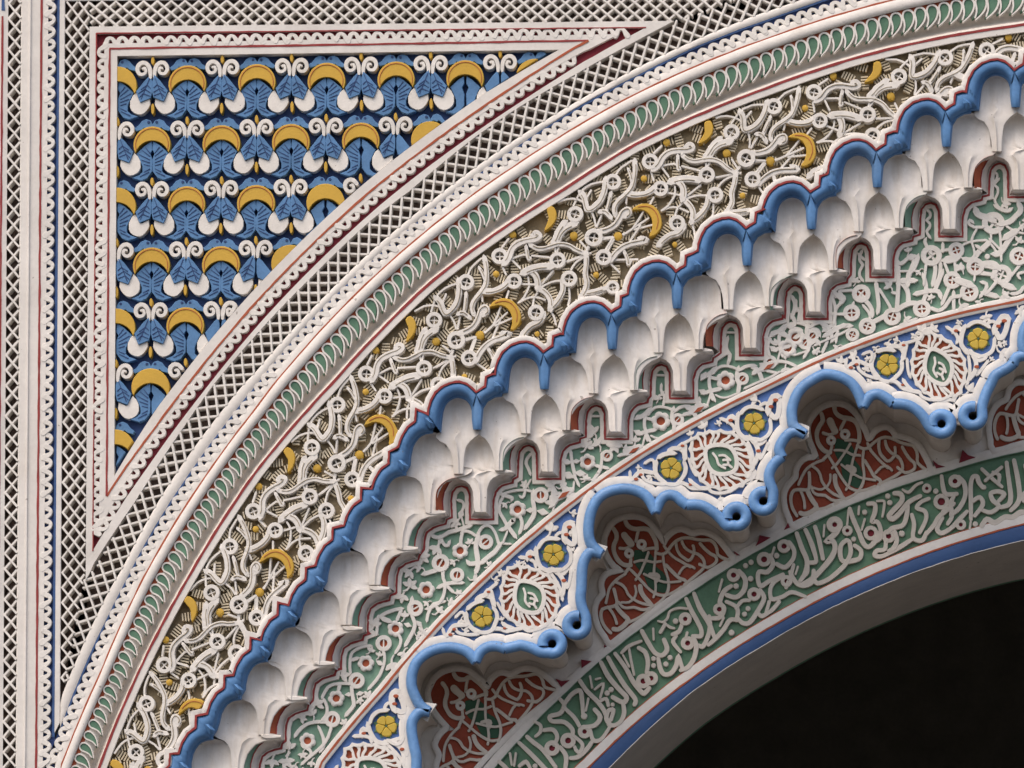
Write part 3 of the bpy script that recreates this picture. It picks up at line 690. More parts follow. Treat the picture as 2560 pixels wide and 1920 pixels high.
for k in range(-4, 5):
    dg = STEP * k; ROT = lambda pts: rot(A1q(pts), AC, dg)
    for w, pts in STEMS:
        c = cut([p + (w / 4,) for p in ROT(pts)])
        if len(c) > 3:
            o = ribbon('stem', [c[0]] + c[1:-1:2] + [c[-1]], 10, .0, .030, M['carved'], th, sm=2, taper=.55)
            if len(c) > 8:                     # incised line along the stem
                e = offset([p[:2] for p in c], c[0][2] * .18)
                ribbon_mb(bb := MB(), [(x, y, 1.5) for x, y in e[2:-2:2]], 1.5, -.0023, .0, sm=2, flat=True, round_=False); bb.build('incised_line', M['tan'], o, 0)
    for pts in TWIGS:
        c = cut([p + (5.0,) for p in ROT(pts)])
        if len(c) > 1: ribbon('twig', c[::2] + ([c[-1]] if len(c) % 2 == 0 else []), 5.0, .004, .030, M['carved'], th, sm=1)
    for x, y, r in WHEELS:
        (X, Y), = ROT([(x, y)])
        if ok(X, Y):
            at = P(X, Y, -.0005 - jit()); o = link('wheel', WHM, th, at, 0, r / 86.0)
            link('wheel_cross', CRM, o, at, math.radians(-dg) + random.uniform(-.3, .3), 1.0)
            occupied.append((X, Y, 22))
    for x, y, r in DISCS:
        (X, Y), = ROT([(x, y)])
        if ok(X, Y) or ok(X + 8, Y + 8): link('yellow_disc', DSM, th, P(X, Y, .002), 0, r / 40.0)
    for nm, poly in (('yellow_crescent', BIGC), ('small_crescent', SMC)):
        w = ROT(poly)
        w = [p for p in w if ok(*p)] if nm != 'small_crescent' else w
        if sum(ok(*p) for p in w) > 4:
            o = plate(nm, smooth(w, 2, True), -.0035, .034, M['yellow'], th, 1.5)
            if nm == 'yellow_crescent':
                c = cut([p + (1.6,) for p in ROT(CL2)])
                if len(c) > 4: ribbon_mb(bb := MB(), c[::2], 1.6, -.0047, -.003, sm=1, flat=True, round_=False); bb.build('incised_line', M['orange'], o, 0)
rb = MB(); pts = []
for _ in range(9000):
    a = random.uniform(PH0, PH1); f = random.random()
    q = R_red2.at(a, -20); x = q[0] + (CC[0] - q[0]) * f * .13; y = q[1] + (CC[1] - q[1]) * f * .13
    if y > 1990 or x > 2700 or inside(OUT + [(300, 2400), (3200, 2400), (3200, -200)], x, y): continue
    if any((x - u) ** 2 + (y - v) ** 2 < 27 ** 2 for u, v in pts): continue
    pts.append((x, y)); an = math.radians(-a) + random.choice((0.0, 1.57, .8, -.8)) + random.uniform(-.3, .3); ca, sa = math.cos(an), math.sin(an)
    o = P(x, y, 0)
    rb.add([(o[0] + v[0] * ca - v[2] * sa, v[1], o[2] + v[0] * sa + v[2] * ca) for v in RBM[0]], RBM[1])
tag(rb.build('rib_hatching', M['rib'], th, 0), kind='stuff')

# ------------------------------------------------------------------ white stepped edge, red line, blue moulding
th = thing('stepped_moulding', 'bright blue scalloped moulding climbing in steps with hanging tails and a red edge line', 'moulding', P(420, 1985, .02))
e0, e1 = offset(OUT, -3), offset(OUT, -16)
ribbon_mb(bb := MB(), offclean(OUT, -9.0), 15, -.0055, .034, sm=1, round_=False); bb.build('white_edge', M['white'], th, 50)
line('red_line', offclean(OUT, -2.2, .8), 5.0, -.0055, M['red'], th)
def roll(pairs, th, nm='blue_step'):
    prof = [(0.0, .004), (.04, -.001), (.14, -.005), (.42, -.0045), (.58, .000), (.70, .008), (.80, .019), (.84, .021), (.90, .0215), (1, .034), (1, .06)]
    b = MB(); k = len(prof); n = len(pairs)
    vs = [P(a[0] + (c[0] - a[0]) * f, a[1] + (c[1] - a[1]) * f, d) for a, c in pairs for f, d in prof]
    b.add(vs, [(i * k + j, (i + 1) * k + j, (i + 1) * k + j + 1, i * k + j + 1) for i in range(n - 1) for j in range(k - 1)])
    return b.build(nm, M['blue'], th, 45)
def pr(o, A, B, sm=3):
    a, c = S4(o, A), S4(o, B)
    return list(zip(smooth(a, sm), smooth(c, sm)))
for vi, v in enumerate(VS):
    st = roll(pr(v, OL, IL), th)
    rr = pr(v, OR_, IR, 1)
    if vi: rr = rr[:-1] + [(S4(VS[vi - 1], [(OL[0][0] - 3, OL[0][1] - 3)])[0], S4(VS[vi - 1], [IL[0]])[0]), (S4(VS[vi - 1], [OL[1]])[0], S4(VS[vi - 1], [IL[1]])[0])]
    roll(rr, th, 'step_shoulder')
    rows = [((-2, 4), (2, 4)), ((-43, 175), (77, 155)), ((-41, 262), (68, 250)), ((-34, 330), (62, 330)), ((-28, 362), (57, 362)), ((-28, 366), (57, 366))]
    vs = []
    for i, (a, c) in enumerate(rows):
        for f, d in ((0, .05), (0, .014), (.18, -.001), (.5, -.004), (.82, -.001), (1, .014), (1, .05)):
            if i == 4: d += .004
            if i == 5: d = .05
            x, y = S4(v, [(a[0] + (c[0] - a[0]) * f, a[1] + (c[1] - a[1]) * f)])[0]; vs.append(P(x, y, d))
    b = MB(); b.add(vs, [(i * 7 + j, (i + 1) * 7 + j, (i + 1) * 7 + j + 1, i * 7 + j + 1) for i in range(5) for j in range(6)]); b.build('hanging_tail', M['blue'], th, 40)
    w = S4(v, [(130, -158), (205, -128), (268, -62), (262, -20), (215, -8), (150, -60)])
    b = MB(); q = S4(v, [(232, -78)])[0]; b.add([P(x, y, .004) for x, y in w] + [P(q[0], q[1], -.016)], [(i, (i + 1) % 6, 6) for i in range(6)]); b.build('notch', M['blue'], th, 30)
for i, t in enumerate(TS):
    roll(pr(t, OT[1:], IT[1:], 2), th)
    up_ = S4(VS[-1], [OL[0], OL[1]]) if i == 0 else S4(TS[i - 1], [OT[-2], OT[-3]]); ui = S4(VS[-1], [IL[0], IL[1]]) if i == 0 else S4(TS[i - 1], [IT[-2], IT[-3]])
    roll([(up_[1], ui[1]), (up_[0], ui[0])] + pr(t, OT[:2], IT[:2], 1), th, 'step_shoulder')
    w = S4(t, [(-130, -205), (-60, -190), (22, -95), (10, -60), (-30, -48), (-100, -110)])
    b = MB(); q = S4(t, [(-28, -110)])[0]; b.add([P(x, y, .004) for x, y in w] + [P(q[0], q[1], -.014)], [(i, (i + 1) % 6, 6) for i in range(6)]); b.build('notch', M['blue'], th, 30)

# ------------------------------------------------------------------ muqarnas niches
th = thing('niche_band', 'stepped band of white honeycomb niches with hanging stems under the blue steps', 'muqarnas', P(420, 2030, .08))
N1 = [(-348, 400), (-338, 315), (-323, 195), (-288, 105), (-228, 60), (-173, 50), (-108, 70), (-63, 115), (-43, 175), (-38, 275), (-28, 365), (20, 368), (22, 405), (-48, 450), (-108, 525), (-123, 605), (-131, 700), (-135, 795), (-213, 795), (-215, 760), (-223, 675), (-248, 575), (-298, 495), (-388, 455), (-388, 415)]
N2 = [(57, 365), (67, 235), (77, 155), (122, 85), (192, 45), (262, 35), (342, 55), (402, 105), (437, 185), (442, 275), (447, 385), (512, 400), (492, 435), (412, 465), (332, 525), (282, 605), (267, 675), (262, 762), (197, 762), (192, 675), (172, 575), (142, 505), (92, 435), (32, 405), (30, 368)]
LN = [(-133, 797), (-131, 700), (-123, 605), (-108, 525), (-48, 450), (32, 405), (92, 435), (142, 505), (172, 575), (192, 675), (197, 764), (350, 772), (345, 800), (232, 800), (182, 820), (132, 865), (102, 945), (92, 1175), (0, 1175), (-8, 1155), (-18, 975), (-58, 895), (-118, 855), (-188, 840), (-215, 797)]
PN = [(-250, 340), (-225, 320), (-215, 230), (-195, 140), (-140, 50), (-70, 10), (0, 0), (80, 15), (140, 55), (180, 130), (190, 210), (195, 345), (380, 352), (378, 372), (260, 388), (180, 405), (120, 440), (50, 530), (15, 630), (5, 715), (-85, 715), (-88, 640), (-100, 490), (-140, 415), (-200, 375), (-280, 360)]
P1N = PN[:14] + [(350, 395), (240, 425), (160, 440), (90, 500), (50, 570), (30, 640), (12, 775), (-65, 775), (-78, 640), (-100, 510), (-140, 450), (-190, 425), (-260, 422), (-300, 400)]
def niche(o, poly, dbase, amp, nm, rows=32, cols=14, flare=.002, grow=2.4):
    w = inset(S4(o, poly), -grow)[1]; ys = [p[1] for p in w]; y0, y1 = min(ys), max(ys); cx = None
    hm = 0.0; R = []
    for i in range(rows + 1):
        t = (i / rows) ** 1.7 if i < rows else 1.0
        y = y0 + .25 + (y1 - y0 - .5) * t
        xs = sorted(a[0] + (c[0] - a[0]) * (y - a[1]) / (c[1] - a[1]) for a, c in zip(w, w[1:] + w[:1]) if (a[1] > y) != (c[1] > y))
        if len(xs) < 2: continue
        R.append((y, xs[0], xs[-1])); hm = max(hm, (xs[-1] - xs[0]) / 2)
    sm = lambda a, c, v: (lambda t: t * t * (3 - 2 * t))(min(1, max(0, (v - a) / (c - a))))
    vs = []; n = cols + 1
    for y, l, r in R:
        v = (y - y0) / (y1 - y0); h = (r - l) / 2
        for j in range(n):
            u = -math.cos(math.pi * j / cols)
            A = amp * (1 - sm(.22, .62, v)) * min(1.0, h / 34.0)
            d = dbase + A * math.sqrt(max(0, 1 - u * u)) ** 1.2 - flare * sm(.35, .95, v) * math.sqrt(max(0, 1 - abs(u) ** 3))
            d -= .0055 * math.exp(-(u / .13) ** 2) * sm(.08, .3, v) * (1 - .3 * sm(.6, 1, v))
            vs.append(P(l + (r - l) * (u + 1) / 2, y, d))
    m = len(R); fs = [(i * n + j, (i + 1) * n + j, (i + 1) * n + j + 1, i * n + j + 1) for i in range(m - 1) for j in range(cols)]
    bd = [j for j in range(n)] + [i * n + cols for i in range(1, m)] + [(m - 1) * n + j for j in range(cols - 1, -1, -1)] + [i * n for i in range(m - 2, 0, -1)]
    k0 = len(vs); vs += [(vs[i][0], max(vs[i][1], dbase) + .05, vs[i][2]) for i in bd]
    q = len(bd); fs += [(bd[i], bd[(i + 1) % q], k0 + (i + 1) % q, k0 + i) for i in range(q)]
    b = MB(); b.add(vs, fs); return b.build(nm, M['niche'], th, 48)
for i, v in enumerate(VS):
    niche(v, N1, DN, .017, 'upper_niche'); niche(v, N2, DN + .002, .018, 'upper_niche'); niche(v, LN, DL - .004, .022, 'lower_niche', grow=3.0)
for i, t in enumerate(TS): niche(t, P1N if i == 0 else PN, DN + .006 + .0004 * i, .019, 'side_niche', grow=3.2)
# arched cut-outs between the niches and the floral frieze: coloured cheek, pale reveal
HO = [(-398, 1170), (-403, 1060), (-388, 965), (-328, 895), (-258, 855), (-188, 840), (-118, 855), (-58, 895), (-18, 975), (-8, 1157)]
HM = [(-328, 1176), (-333, 1075), (-318, 985), (-268, 895), (-228, 862), (-188, 842), (-118, 857), (-58, 897), (-20, 977), (-9, 1158)]
HB = [(-258, 1235), (-255, 1080), (-240, 985), (-200, 937), (-170, 924), (-140, 920), (-88, 940), (-58, 1005), (-55, 1100), (-53, 1255)]
KO = [(-9, 1158), (40, 1176), (92, 1176), (94, 1080), (102, 945), (132, 865), (182, 818), (232, 795), (290, 792), (352, 788), (330, 772)]
KB = [(-53, 1255), (60, 1255), (167, 1255), (167, 1170), (167, 1075), (192, 985), (225, 945), (262, 915), (362, 890), (367, 855), (390, 835)]
GO = [(10, 720), (15, 630), (50, 530), (120, 440), (180, 405), (260, 390)]
GM = [(85, 742), (90, 640), (120, 540), (170, 460), (230, 412), (262, 395)]
GB = [(170, 800), (175, 640), (200, 560), (270, 510), (330, 490), (390, 475)]
GK = [(262, 395), (320, 388), (382, 372)]; GKB = [(390, 475), (400, 430), (450, 410)]
def strip2(o, A, B, da, db, m, nm, sm=3):
    a, c = smooth(S4(o, A), sm), smooth(S4(o, B), sm)
    b = MB(); n = len(a); b.add([P(x, y, da) for x, y in a] + [P(x, y, db) for x, y in c], [(i, i + 1, n + i + 1, n + i) for i in range(n - 1)])
    return b.build(nm, m, th, 40)
for i, v in enumerate(VS):
    c = M['orange'] if (i in (0, 2, 4, 6, 8, 10)) else M['lgreen']
    strip2(v, HO[:6], HM[:6], DL - .02, DL + .015, c, 'painted_cheek'); strip2(v, HM, HB, DL + .015, DB + .002, M['niche'], 'arch_reveal')
    strip2(v, KO, KB, DL + .012, DB + .002, M['niche'], 'arch_reveal', 1)
    line('red_line', S4(v, HM[:6]), 2.2, DL + .013, M['red'], th)
    plate('ledge', S4(v, [(192, 757), (270, 755), (345, 772), (372, 780), (362, 794), (300, 798), (225, 796), (194, 782)]), DL - .008, DL + .06, M['niche'], th, 1.5)
for i, t in enumerate(TS[1:]):
    c = M['orange'] if i % 2 else M['lgreen']
    strip2(t, GO, GM, DN + .01, DL + .012, c, 'painted_cheek'); strip2(t, GM, GB, DL + .012, DB + .002, M['niche'], 'arch_reveal'); strip2(t, GK, GKB, DL + .005, DB + .002, M['niche'], 'arch_reveal', 1)
    line('red_line', S4(t, GM), 2.2, DL + .010, M['red'], th)
    plate('ledge', S4(t, [(190, 343), (285, 342), (350, 350), (396, 362), (388, 376), (310, 384), (240, 386), (194, 368)]), DN + .004, DL + .05, M['niche'], th, 1.5)
sweep('niche_backing', R_red2.arc(-6, 186, 200), R_red3.arc(-6, 186, 200), [(0, .122), (1, .122)], M['reveal'], th)

# ------------------------------------------------------------------ floral frieze
th = thing('floral_frieze', 'green frieze of white carved vines and red centred flowers with a stepped white border', 'frieze', P(640, 2060, .12))
BC = []
for v in VS: BC += S4(v, KB)[::-1][1:] + S4(v, HB)[::-1][1:]
BC = BC[:-1]
for t in TS[1:]: BC += S4(t, GKB)[::-1][:-1] + S4(t, GB)[::-1]
BC = dedupe(BC)
ra = R_red3.arc(12, 97, 170)
pl = BC[::-1] + ra[::-1]
b = MB(); b.add([P(x, y, DB) for x, y in pl], [tuple(t) for t in tessellate_polygon([[Vector((x, -y, 0)) for x, y in pl]])]); b.build('green_ground', M['lgreen'], th, 0)
ribbon_mb(bb := MB(), offclean(BC, 7.0), 14, DB - .009, DB + .012, sm=1, round_=False); bb.build('border_band', M['carved'], th, 50)
ribbon_mb(bb := MB(), BC, 6, DB - .006, DB + .012, sm=1, round_=False); bb.build('border_base', M['carved'], th, 50)
line('red_line', offclean(BC, 1.8, .8), 5.0, DB - .009, M['red'], th)
sweep('lower_band', R_red3.arc(12, 97, 170, 13), R_red3.arc(12, 97, 170, -11), [(0, DB), (0, DB - .008), (.1, DB - .010), (.9, DB - .010), (1, DB - .008), (1, DB + .01)], M['white'], th, 50)
line('red_line', R_red3.arc(12, 97, 170), 5.5, DB - .010, M['orange'], th)
TOPF = DB - .009
FPOLY = offset(BC, 5)[::-1] + R_red3.arc(12, 97, 170, 5)[::-1]
VW = 1.4
USED = []
def vine(pts, w=None):
    c = []; cur = []
    for p in smooth([q if len(q) > 2 else q + (w,) for q in pts], 3):
        if inside(FPOLY, p[0], p[1]): cur.append(p)
        else:
            if len(cur) > len(c): c = cur
            cur = []
    if len(cur) > len(c): c = cur
    c = [(p[0], p[1], p[2] * (1.45 if p[2] < 5.5 else 1.25 if p[2] < 8 else 1.08)) for p in c]
    USED.extend((p[0], p[1], p[2] / 2) for p in c)
    if len(c) > 1: ribbon('vine', c[::2] + ([c[-1]] if len(c) % 2 == 0 else []), 6, TOPF, DB + .001, M['carved'], th, sm=2, taper=.8)
b = MB(); pts = []
for i in range(48):
    a = 2 * math.pi * i / 48; pts.append(((16.5 + 3.6 * abs(math.cos(3 * a)) ** .7) * math.cos(a), (16.5 + 3.6 * abs(math.cos(3 * a)) ** .7) * math.sin(a)))
inn = circ(0, 0, 8.5, 48)[::1]; inn = [(8.5 * math.cos(2 * math.pi * i / 48), 8.5 * math.sin(2 * math.pi * i / 48)) for i in range(48)]
vs = []
for (x, y), (u, v) in zip(pts, inn):
    vs += [LOC(x, y, 0, .010), LOC(x * .97, y * .97, 0, .0015), LOC(x * .86, y * .86, 0, 0), LOC(u * 1.15, v * 1.15, 0, 0), LOC(u, v, 0, .0015), LOC(u, v, 0, .009)]
FLM = mesh('flower', vs, [(i * 6 + j, ((i + 1) % 48) * 6 + j, ((i + 1) % 48) * 6 + j + 1, i * 6 + j + 1) for i in range(48) for j in range(5)], M['carved'], 50)
b = MB(); plate_mb(b, circ(0, 0, 9, 16), .0055, .0095, .6, T=LOC); RCM = mesh('red_centre', b.v, b.f, M['orange'], 40)
b = MB(); ring_mb(b, 0, 0, 14, 10, 0, .010, T=LOC, n=18); RGM = mesh('curled_bud', b.v, b.f, M['carved'], 50)
b = MB(); ribbon_mb(b, [(-9, 2), (9, -2)], 3, .001, .009, T=LOC, sm=1, round_=False); BARM = mesh('bud_bar', b.v, b.f, M['carved'], 50)
b = MB(); ribbon_mb(b, [(-9, 0), (9, 0)], 3, .001, .009, T=LOC, sm=1, round_=False); ribbon_mb(b, [(0, -9), (0, 9)], 3, .0015, .009, T=LOC, sm=1, round_=False); XM = mesh('bud_cross', b.v, b.f, M['carved'], 50)
def flower(x, y, r=20, a=0.0):
    r *= 1.12; USED.append((x, y, r))
    if not inside(FPOLY, x, y): return
    at = P(x, y, TOPF - jit()); o = link('flower', FLM, th, at, a, r / 20.0); link('red_centre', RCM, o, at, a, r / 20.0)
def bud(x, y, r=19, cross=False, a=0.3):
    r *= 1.08; USED.append((x, y, r))
    if not inside(FPOLY, x, y): return
    at = P(x, y, TOPF - jit()); o = link('curled_bud', RGM, th, at, a, r / 19.0); link('red_centre', RCM, o, at, a, r / 19.0); link('bud_cross' if cross else 'bud_bar', XM if cross else BARM, o, at, a, r / 19.0)
def blob(x, y, r):
    if inside(FPOLY, x, y): plate('knob', circ(x, y, r, 10), TOPF - jit(), DB + .001, M['carved'], th, 1.5)
def redleaf(poly, slit):
    if not all(inside(FPOLY, *p) for p in poly[::3]): return
    o = plate('leaf', smooth(poly, 2, True), TOPF - jit(), DB + .001, M['carved'], th, 1.5)
    (x0, y0), (x1, y1) = slit; nx, ny = (y1 - y0) * .16, -(x1 - x0) * .16; mx, my = (x0 + x1) / 2, (y0 + y1) / 2
    plate('red_slit', [(x0, y0), (mx + nx, my + ny), (x1, y1), (mx - nx, my - ny)], TOPF - .003, TOPF + .002, M['orange'], o, .4)
G = [(55, [(830, 325), (835, 320)]), (40, [(945, 245), (890, 300), (835, 325)]), (32, [(900, 300), (890, 400), (910, 470), (920, 540)]), (26, [(905, 330), (985, 350)]), (55, [(828, 478), (834, 480)]), (36, [(835, 490), (900, 470), (990, 450)]),
     (14, [(905, 490), (880, 580), (860, 630)]), (14, [(960, 510), (1030, 535), (1100, 520), (1180, 490)]), (24, [(910, 480), (948, 560)]), (38, [(1180, 240), (1165, 330), (1190, 400), (1180, 485)]),
     (18, [(935, 290), (980, 235), (1050, 218), (1130, 230), (1185, 262)]), (26, [(1205, 255), (1270, 215), (1345, 215)]), (40, [(1320, 225), (1380, 265), (1415, 345)]), (30, [(1340, 290), (1400, 250), (1440, 250)]), (16, [(1250, 440), (1380, 380), (1500, 330), (1590, 280)]),
     (22, [(1062, 0), (1062, 70), (1092, 110), (1080, 195)]), (36, [(1068, 90), (1072, 84)]), (14, [(370, 310), (440, 312)]), (26, [(640, 705), (690, 690), (740, 690)])]
for v in VS[6:9]:
    o = (v[0] - 557.6 / 4, v[1] + 720 / 4 )                    # template traced 557.6, -720 (4x) from its step
    f = lambda pts: [(o[0] + p[0] / 4, o[1] + p[1] / 4) + tuple(p[2:]) for p in pts]
    for w, pts in G: vine(f(pts), w / 4)
    flower(*f([(1055, 360)])[0], 22.5, random.uniform(0, 1)); bud(*f([(1225, 345)])[0], 15)
    redleaf(f([(650, 705), (700, 655), (690, 620), (760, 612), (840, 590), (890, 622), (800, 662), (740, 702)]), f([(735, 688), (840, 622)]))
H = [(20, [(340, 480), (390, 500), (395, 560), (365, 610)]), (60, [(368, 620), (372, 616)]), (14, [(375, 650), (405, 765)]), (26, [(1065, 20), (1020, 90), (1040, 160), (1062, 215)]), (36, [(90, 840), (160, 852), (250, 800), (350, 775), (460, 738)]), (14, [(150, 880), (138, 1030)]),
     (26, [(165, 850), (200, 925), (240, 932), (252, 900)]), (32, [(390, 790), (368, 860), (368, 925)]), (20, [(380, 800), (440, 788), (515, 835)]), (46, [(540, 850), (520, 930), (530, 1040), (542, 1130), (520, 1195)]), (40, [(545, 1100), (470, 1120), (440, 1100)]), (24, [(535, 830), (580, 750), (650, 738), (710, 800), (740, 900), (762, 925)]),
     (42, [(585, 1100), (650, 1040), (705, 1000), (760, 922)]), (14, [(765, 912), (865, 918)]), (14, [(790, 905), (832, 800)]), (46, [(820, 760), (880, 690), (892, 684)]), (36, [(840, 760), (775, 775)]), (40, [(845, 750), (910, 840)]), (32, [(835, 740), (785, 650), (752, 590)]), (20, [(752, 600), (760, 500), (790, 445), (760, 395)]),
     (28, [(785, 432), (870, 450), (880, 470)]), (18, [(800, 412), (900, 385), (1000, 378), (1070, 392)]), (22, [(1010, 390), (992, 450), (960, 440)]), (14, [(1062, 280), (1008, 375)]), (40, [(1090, 400), (1088, 480), (1102, 560), (1090, 650), (1015, 755)]), (64, [(1185, 598), (1192, 600)]), (50, [(1060, 580), (1066, 582)]), (28, [(960, 645), (982, 720), (955, 800)]),
     (14, [(1500, 300), (1490, 385)]), (32, [(1470, 0), (1480, 100), (1500, 200), (1512, 262)]), (56, [(1425, 98), (1432, 100)]), (44, [(1518, 90), (1524, 90)]), (70, [(1436, 230), (1444, 232)]), (64, [(1555, 210), (1562, 212)]), (24, [(1510, 250), (1548, 325)]),
     (25, [(1780, 20), (1775, 100), (1760, 180), (1690, 282)]), (25, [(1725, 138), (1835, 160)]), (12, [(1565, 268), (1690, 276)]), (42, [(0, 1215), (90, 1190), (160, 1165)]), (32, [(190, 1190), (200, 1300), (285, 1392)]), (35, [(150, 1350), (250, 1310), (375, 1305)]), (26, [(210, 1330), (190, 1450), (120, 1530), (30, 1565)])]
f = lambda pts: Q(1060, 1130, 4, pts)
for w, pts in H: vine(f(pts), w / 4)
for x, y, r in ((360, 985, 19), (935, 572, 20), (1635, 95, 19), (20, 1375, 20)): flower(*f([(x, y)])[0], r, random.uniform(0, 1))
for x, y, r in ((1165, 430, 19), (615, 898, 18), (165, 1108, 21), (330, 1228, 17), (1830, 35, 14)): bud(*f([(x, y)])[0], r, a=random.uniform(0, .8))
redleaf(f([(1240, 565), (1270, 500), (1270, 370), (1330, 440), (1400, 370), (1490, 350), (1500, 390), (1420, 450), (1340, 490), (1310, 540)]), f([(1340, 468), (1455, 388)]))
f = lambda pts: Q(740, 1505, 2.295, pts)
J = [(18, [(665, -20), (660, 60), (682, 120), (668, 175), (628, 245)]), (26, [(640, 130), (642, 131)]), (26, [(706, 124), (708, 125)]), (14, [(500, 280), (508, 330), (480, 420), (418, 495)]), (26, [(480, 350), (482, 351)]), (14, [(425, 250), (380, 258), (322, 288), (308, 350), (312, 402)]), (18, [(322, 330), (350, 322)]),
     (18, [(318, 480), (322, 540), (330, 590), (288, 645)]), (24, [(300, 530), (302, 530)]), (24, [(366, 524), (368, 524)]), (12, [(310, 468), (240, 468), (182, 488), (150, 545)]), (18, [(250, 478), (245, 500)]), (14, [(160, 560), (182, 622), (150, 675)]), (16, [(185, 690), (100, 688), (30, 720), (-5, 765)]), (14, [(130, 720), (162, 800), (140, 855)]),
     (14, [(200, 720), (170, 800), (100, 870), (35, 925)]), (16, [(478, 85), (540, 52), (605, 38)]), (26, [(500, 95), (535, 108)]), (14, [(470, 85), (462, 180)]), (16, [(602, 50), (580, 100)]), (14, [(590, 190), (602, 230), (572, 288)]), (14, [(785, 15), (760, 60), (750, 105)]), (14, [(790, 10), (850, -5)]), (12, [(40, 830), (90, 860), (60, 900)])]
for w, pts in J: vine(f(pts), w / 2.295)
for x, y in ((570, 152), (400, 350), (230, 552), (65, 795)): flower(*f([(x, y)])[0], 19, random.uniform(0, 1))
for x, y in ((683, 35), (502, 236), (347, 450), (207, 672)): bud(*f([(x, y)])[0], 19, a=random.uniform(0, .8))
f = lambda pts: Q(1640, 660, 2.295, pts)
J = [(20, [(410, 425), (400, 480), (425, 520), (415, 560)]), (14, [(620, 420), (655, 430), (640, 470), (650, 520)]), (20, [(660, 410), (690, 388), (730, 392), (755, 420)]), (16, [(655, 440), (690, 462), (685, 440)]), (12, [(680, 560), (740, 560), (800, 585)]), (12, [(635, 610), (690, 625)]), (22, [(780, 300), (800, 340), (770, 360)]), (20, [(780, 370), (830, 375), (830, 400), (800, 420)]),
     (12, [(850, 530), (870, 500), (880, 480)]), (20, [(885, 460), (920, 440), (935, 455)]), (26, [(880, 385), (915, 375), (935, 400)]), (12, [(960, 360), (985, 400), (980, 450), (955, 505)]), (24, [(970, 410), (1040, 370), (1080, 350)]), (20, [(1010, 440), (1040, 400)]), (14, [(1010, 190), (1030, 260), (1020, 340)]), (26, [(1030, 180), (1080, 190), (1060, 220)]), (10, [(1000, 290), (1080, 285)]), (18, [(780, 190), (800, 240), (780, 300)]), (12, [(1190, 240), (1230, 290), (1215, 330)])]
for w, pts in J: vine(f(pts), w / 2.295)
flower(*f([(755, 480)])[0], 22, .4); bud(*f([(857, 450)])[0], 17); bud(*f([(655, 562)])[0], 16); blob(*f([(908, 505)])[0], 6)
f = lambda pts: Q(2007, 300, 4, pts)
J = [(28, [(1230, 1190), (1225, 1240), (1285, 1330)]), (60, [(1730, 900), (1760, 950), (1830, 970), (1900, 1000)]), (22, [(1720, 870), (1735, 920)]), (20, [(1700, 1060), (1660, 1040), (1670, 1000), (1700, 1020)]), (20, [(1710, 1070), (1800, 1070)]), (16, [(1740, 1090), (1700, 1160), (1690, 1220), (1720, 1320), (1700, 1380)]), (16, [(1600, 1250), (1690, 1210), (1830, 1200)]),
     (50, [(1970, 1040), (2060, 1020), (2130, 960), (2180, 900), (2160, 840)]), (34, [(1930, 860), (2030, 910), (2080, 890)]), (16, [(1880, 1080), (1885, 1180)]), (18, [(1960, 1080), (1980, 1200), (1985, 1400)]), (16, [(2040, 1060), (2120, 1110), (2200, 1130)]), (60, [(2030, 1170), (2080, 1140), (2130, 1110)]), (56, [(2100, 1140), (2040, 1230), (1980, 1320), (1920, 1340)]), (16, [(1830, 1200), (1900, 1260), (1940, 1330)]), (16, [(1870, 1190), (1980, 1300)]),
     (50, [(1860, 1230), (1790, 1290), (1740, 1340), (1690, 1400), (1620, 1390)]), (26, [(1800, 1300), (1740, 1260)]), (50, [(1800, 1440), (1900, 1430), (1960, 1480)]), (18, [(1800, 1520), (1920, 1540)]), (16, [(1720, 1550), (1715, 1600)]), (22, [(2210, 1520), (2150, 1540), (2170, 1580)]), (20, [(2170, 1450), (2080, 1560)]), (70, [(1440, 1400), (1530, 1380)]), (40, [(1290, 1430), (1330, 1480), (1300, 1640)]), (20, [(1420, 1430), (1460, 1540)]), (20, [(1520, 1430), (1530, 1520)]),
     (36, [(1380, 1440), (1370, 1560), (1330, 1640)]), (20, [(1230, 1450), (1210, 1640)]), (34, [(940, 1400), (980, 1440), (1060, 1370), (1120, 1360)]), (46, [(1150, 1370), (1120, 1460), (1060, 1540), (1050, 1640)]), (16, [(940, 1510), (1070, 1510)]), (14, [(970, 1470), (940, 1640)]), (26, [(1400, 1300), (1400, 1240)]), (20, [(1380, 1310), (1470, 1290)]), (40, [(990, 1600), (1110, 1600)]), (24, [(590, 1310), (560, 1390), (600, 1450), (560, 1530), (600, 1600)]), (20, [(560, 1340), (610, 1390)]),
     (22, [(1240, 890), (1280, 950), (1240, 1000), (1280, 1050), (1240, 1110), (1270, 1170)]), (18, [(1920, 520), (1950, 560), (1910, 640), (1960, 700), (1920, 800), (1950, 860)]), (16, [(1960, 590), (1900, 660)])]
for w, pts in J: vine(f(pts), w / 4)
for x, y, r in ((1285, 1355, 25), (1535, 1300, 19), (1905, 1030, 27), (1725, 1465, 21), (1990, 1545, 24), (2160, 1360, 22), (1495, 1600, 21)): bud(*f([(x, y)])[0], r, True, random.uniform(0, .8))
for x, y, r in ((1845, 1365, 7), (1590, 1475, 8), (1085, 1370, 9)): blob(*f([(x, y)])[0], r)
f = lambda pts: Q(2007, 640, 2.295, pts)
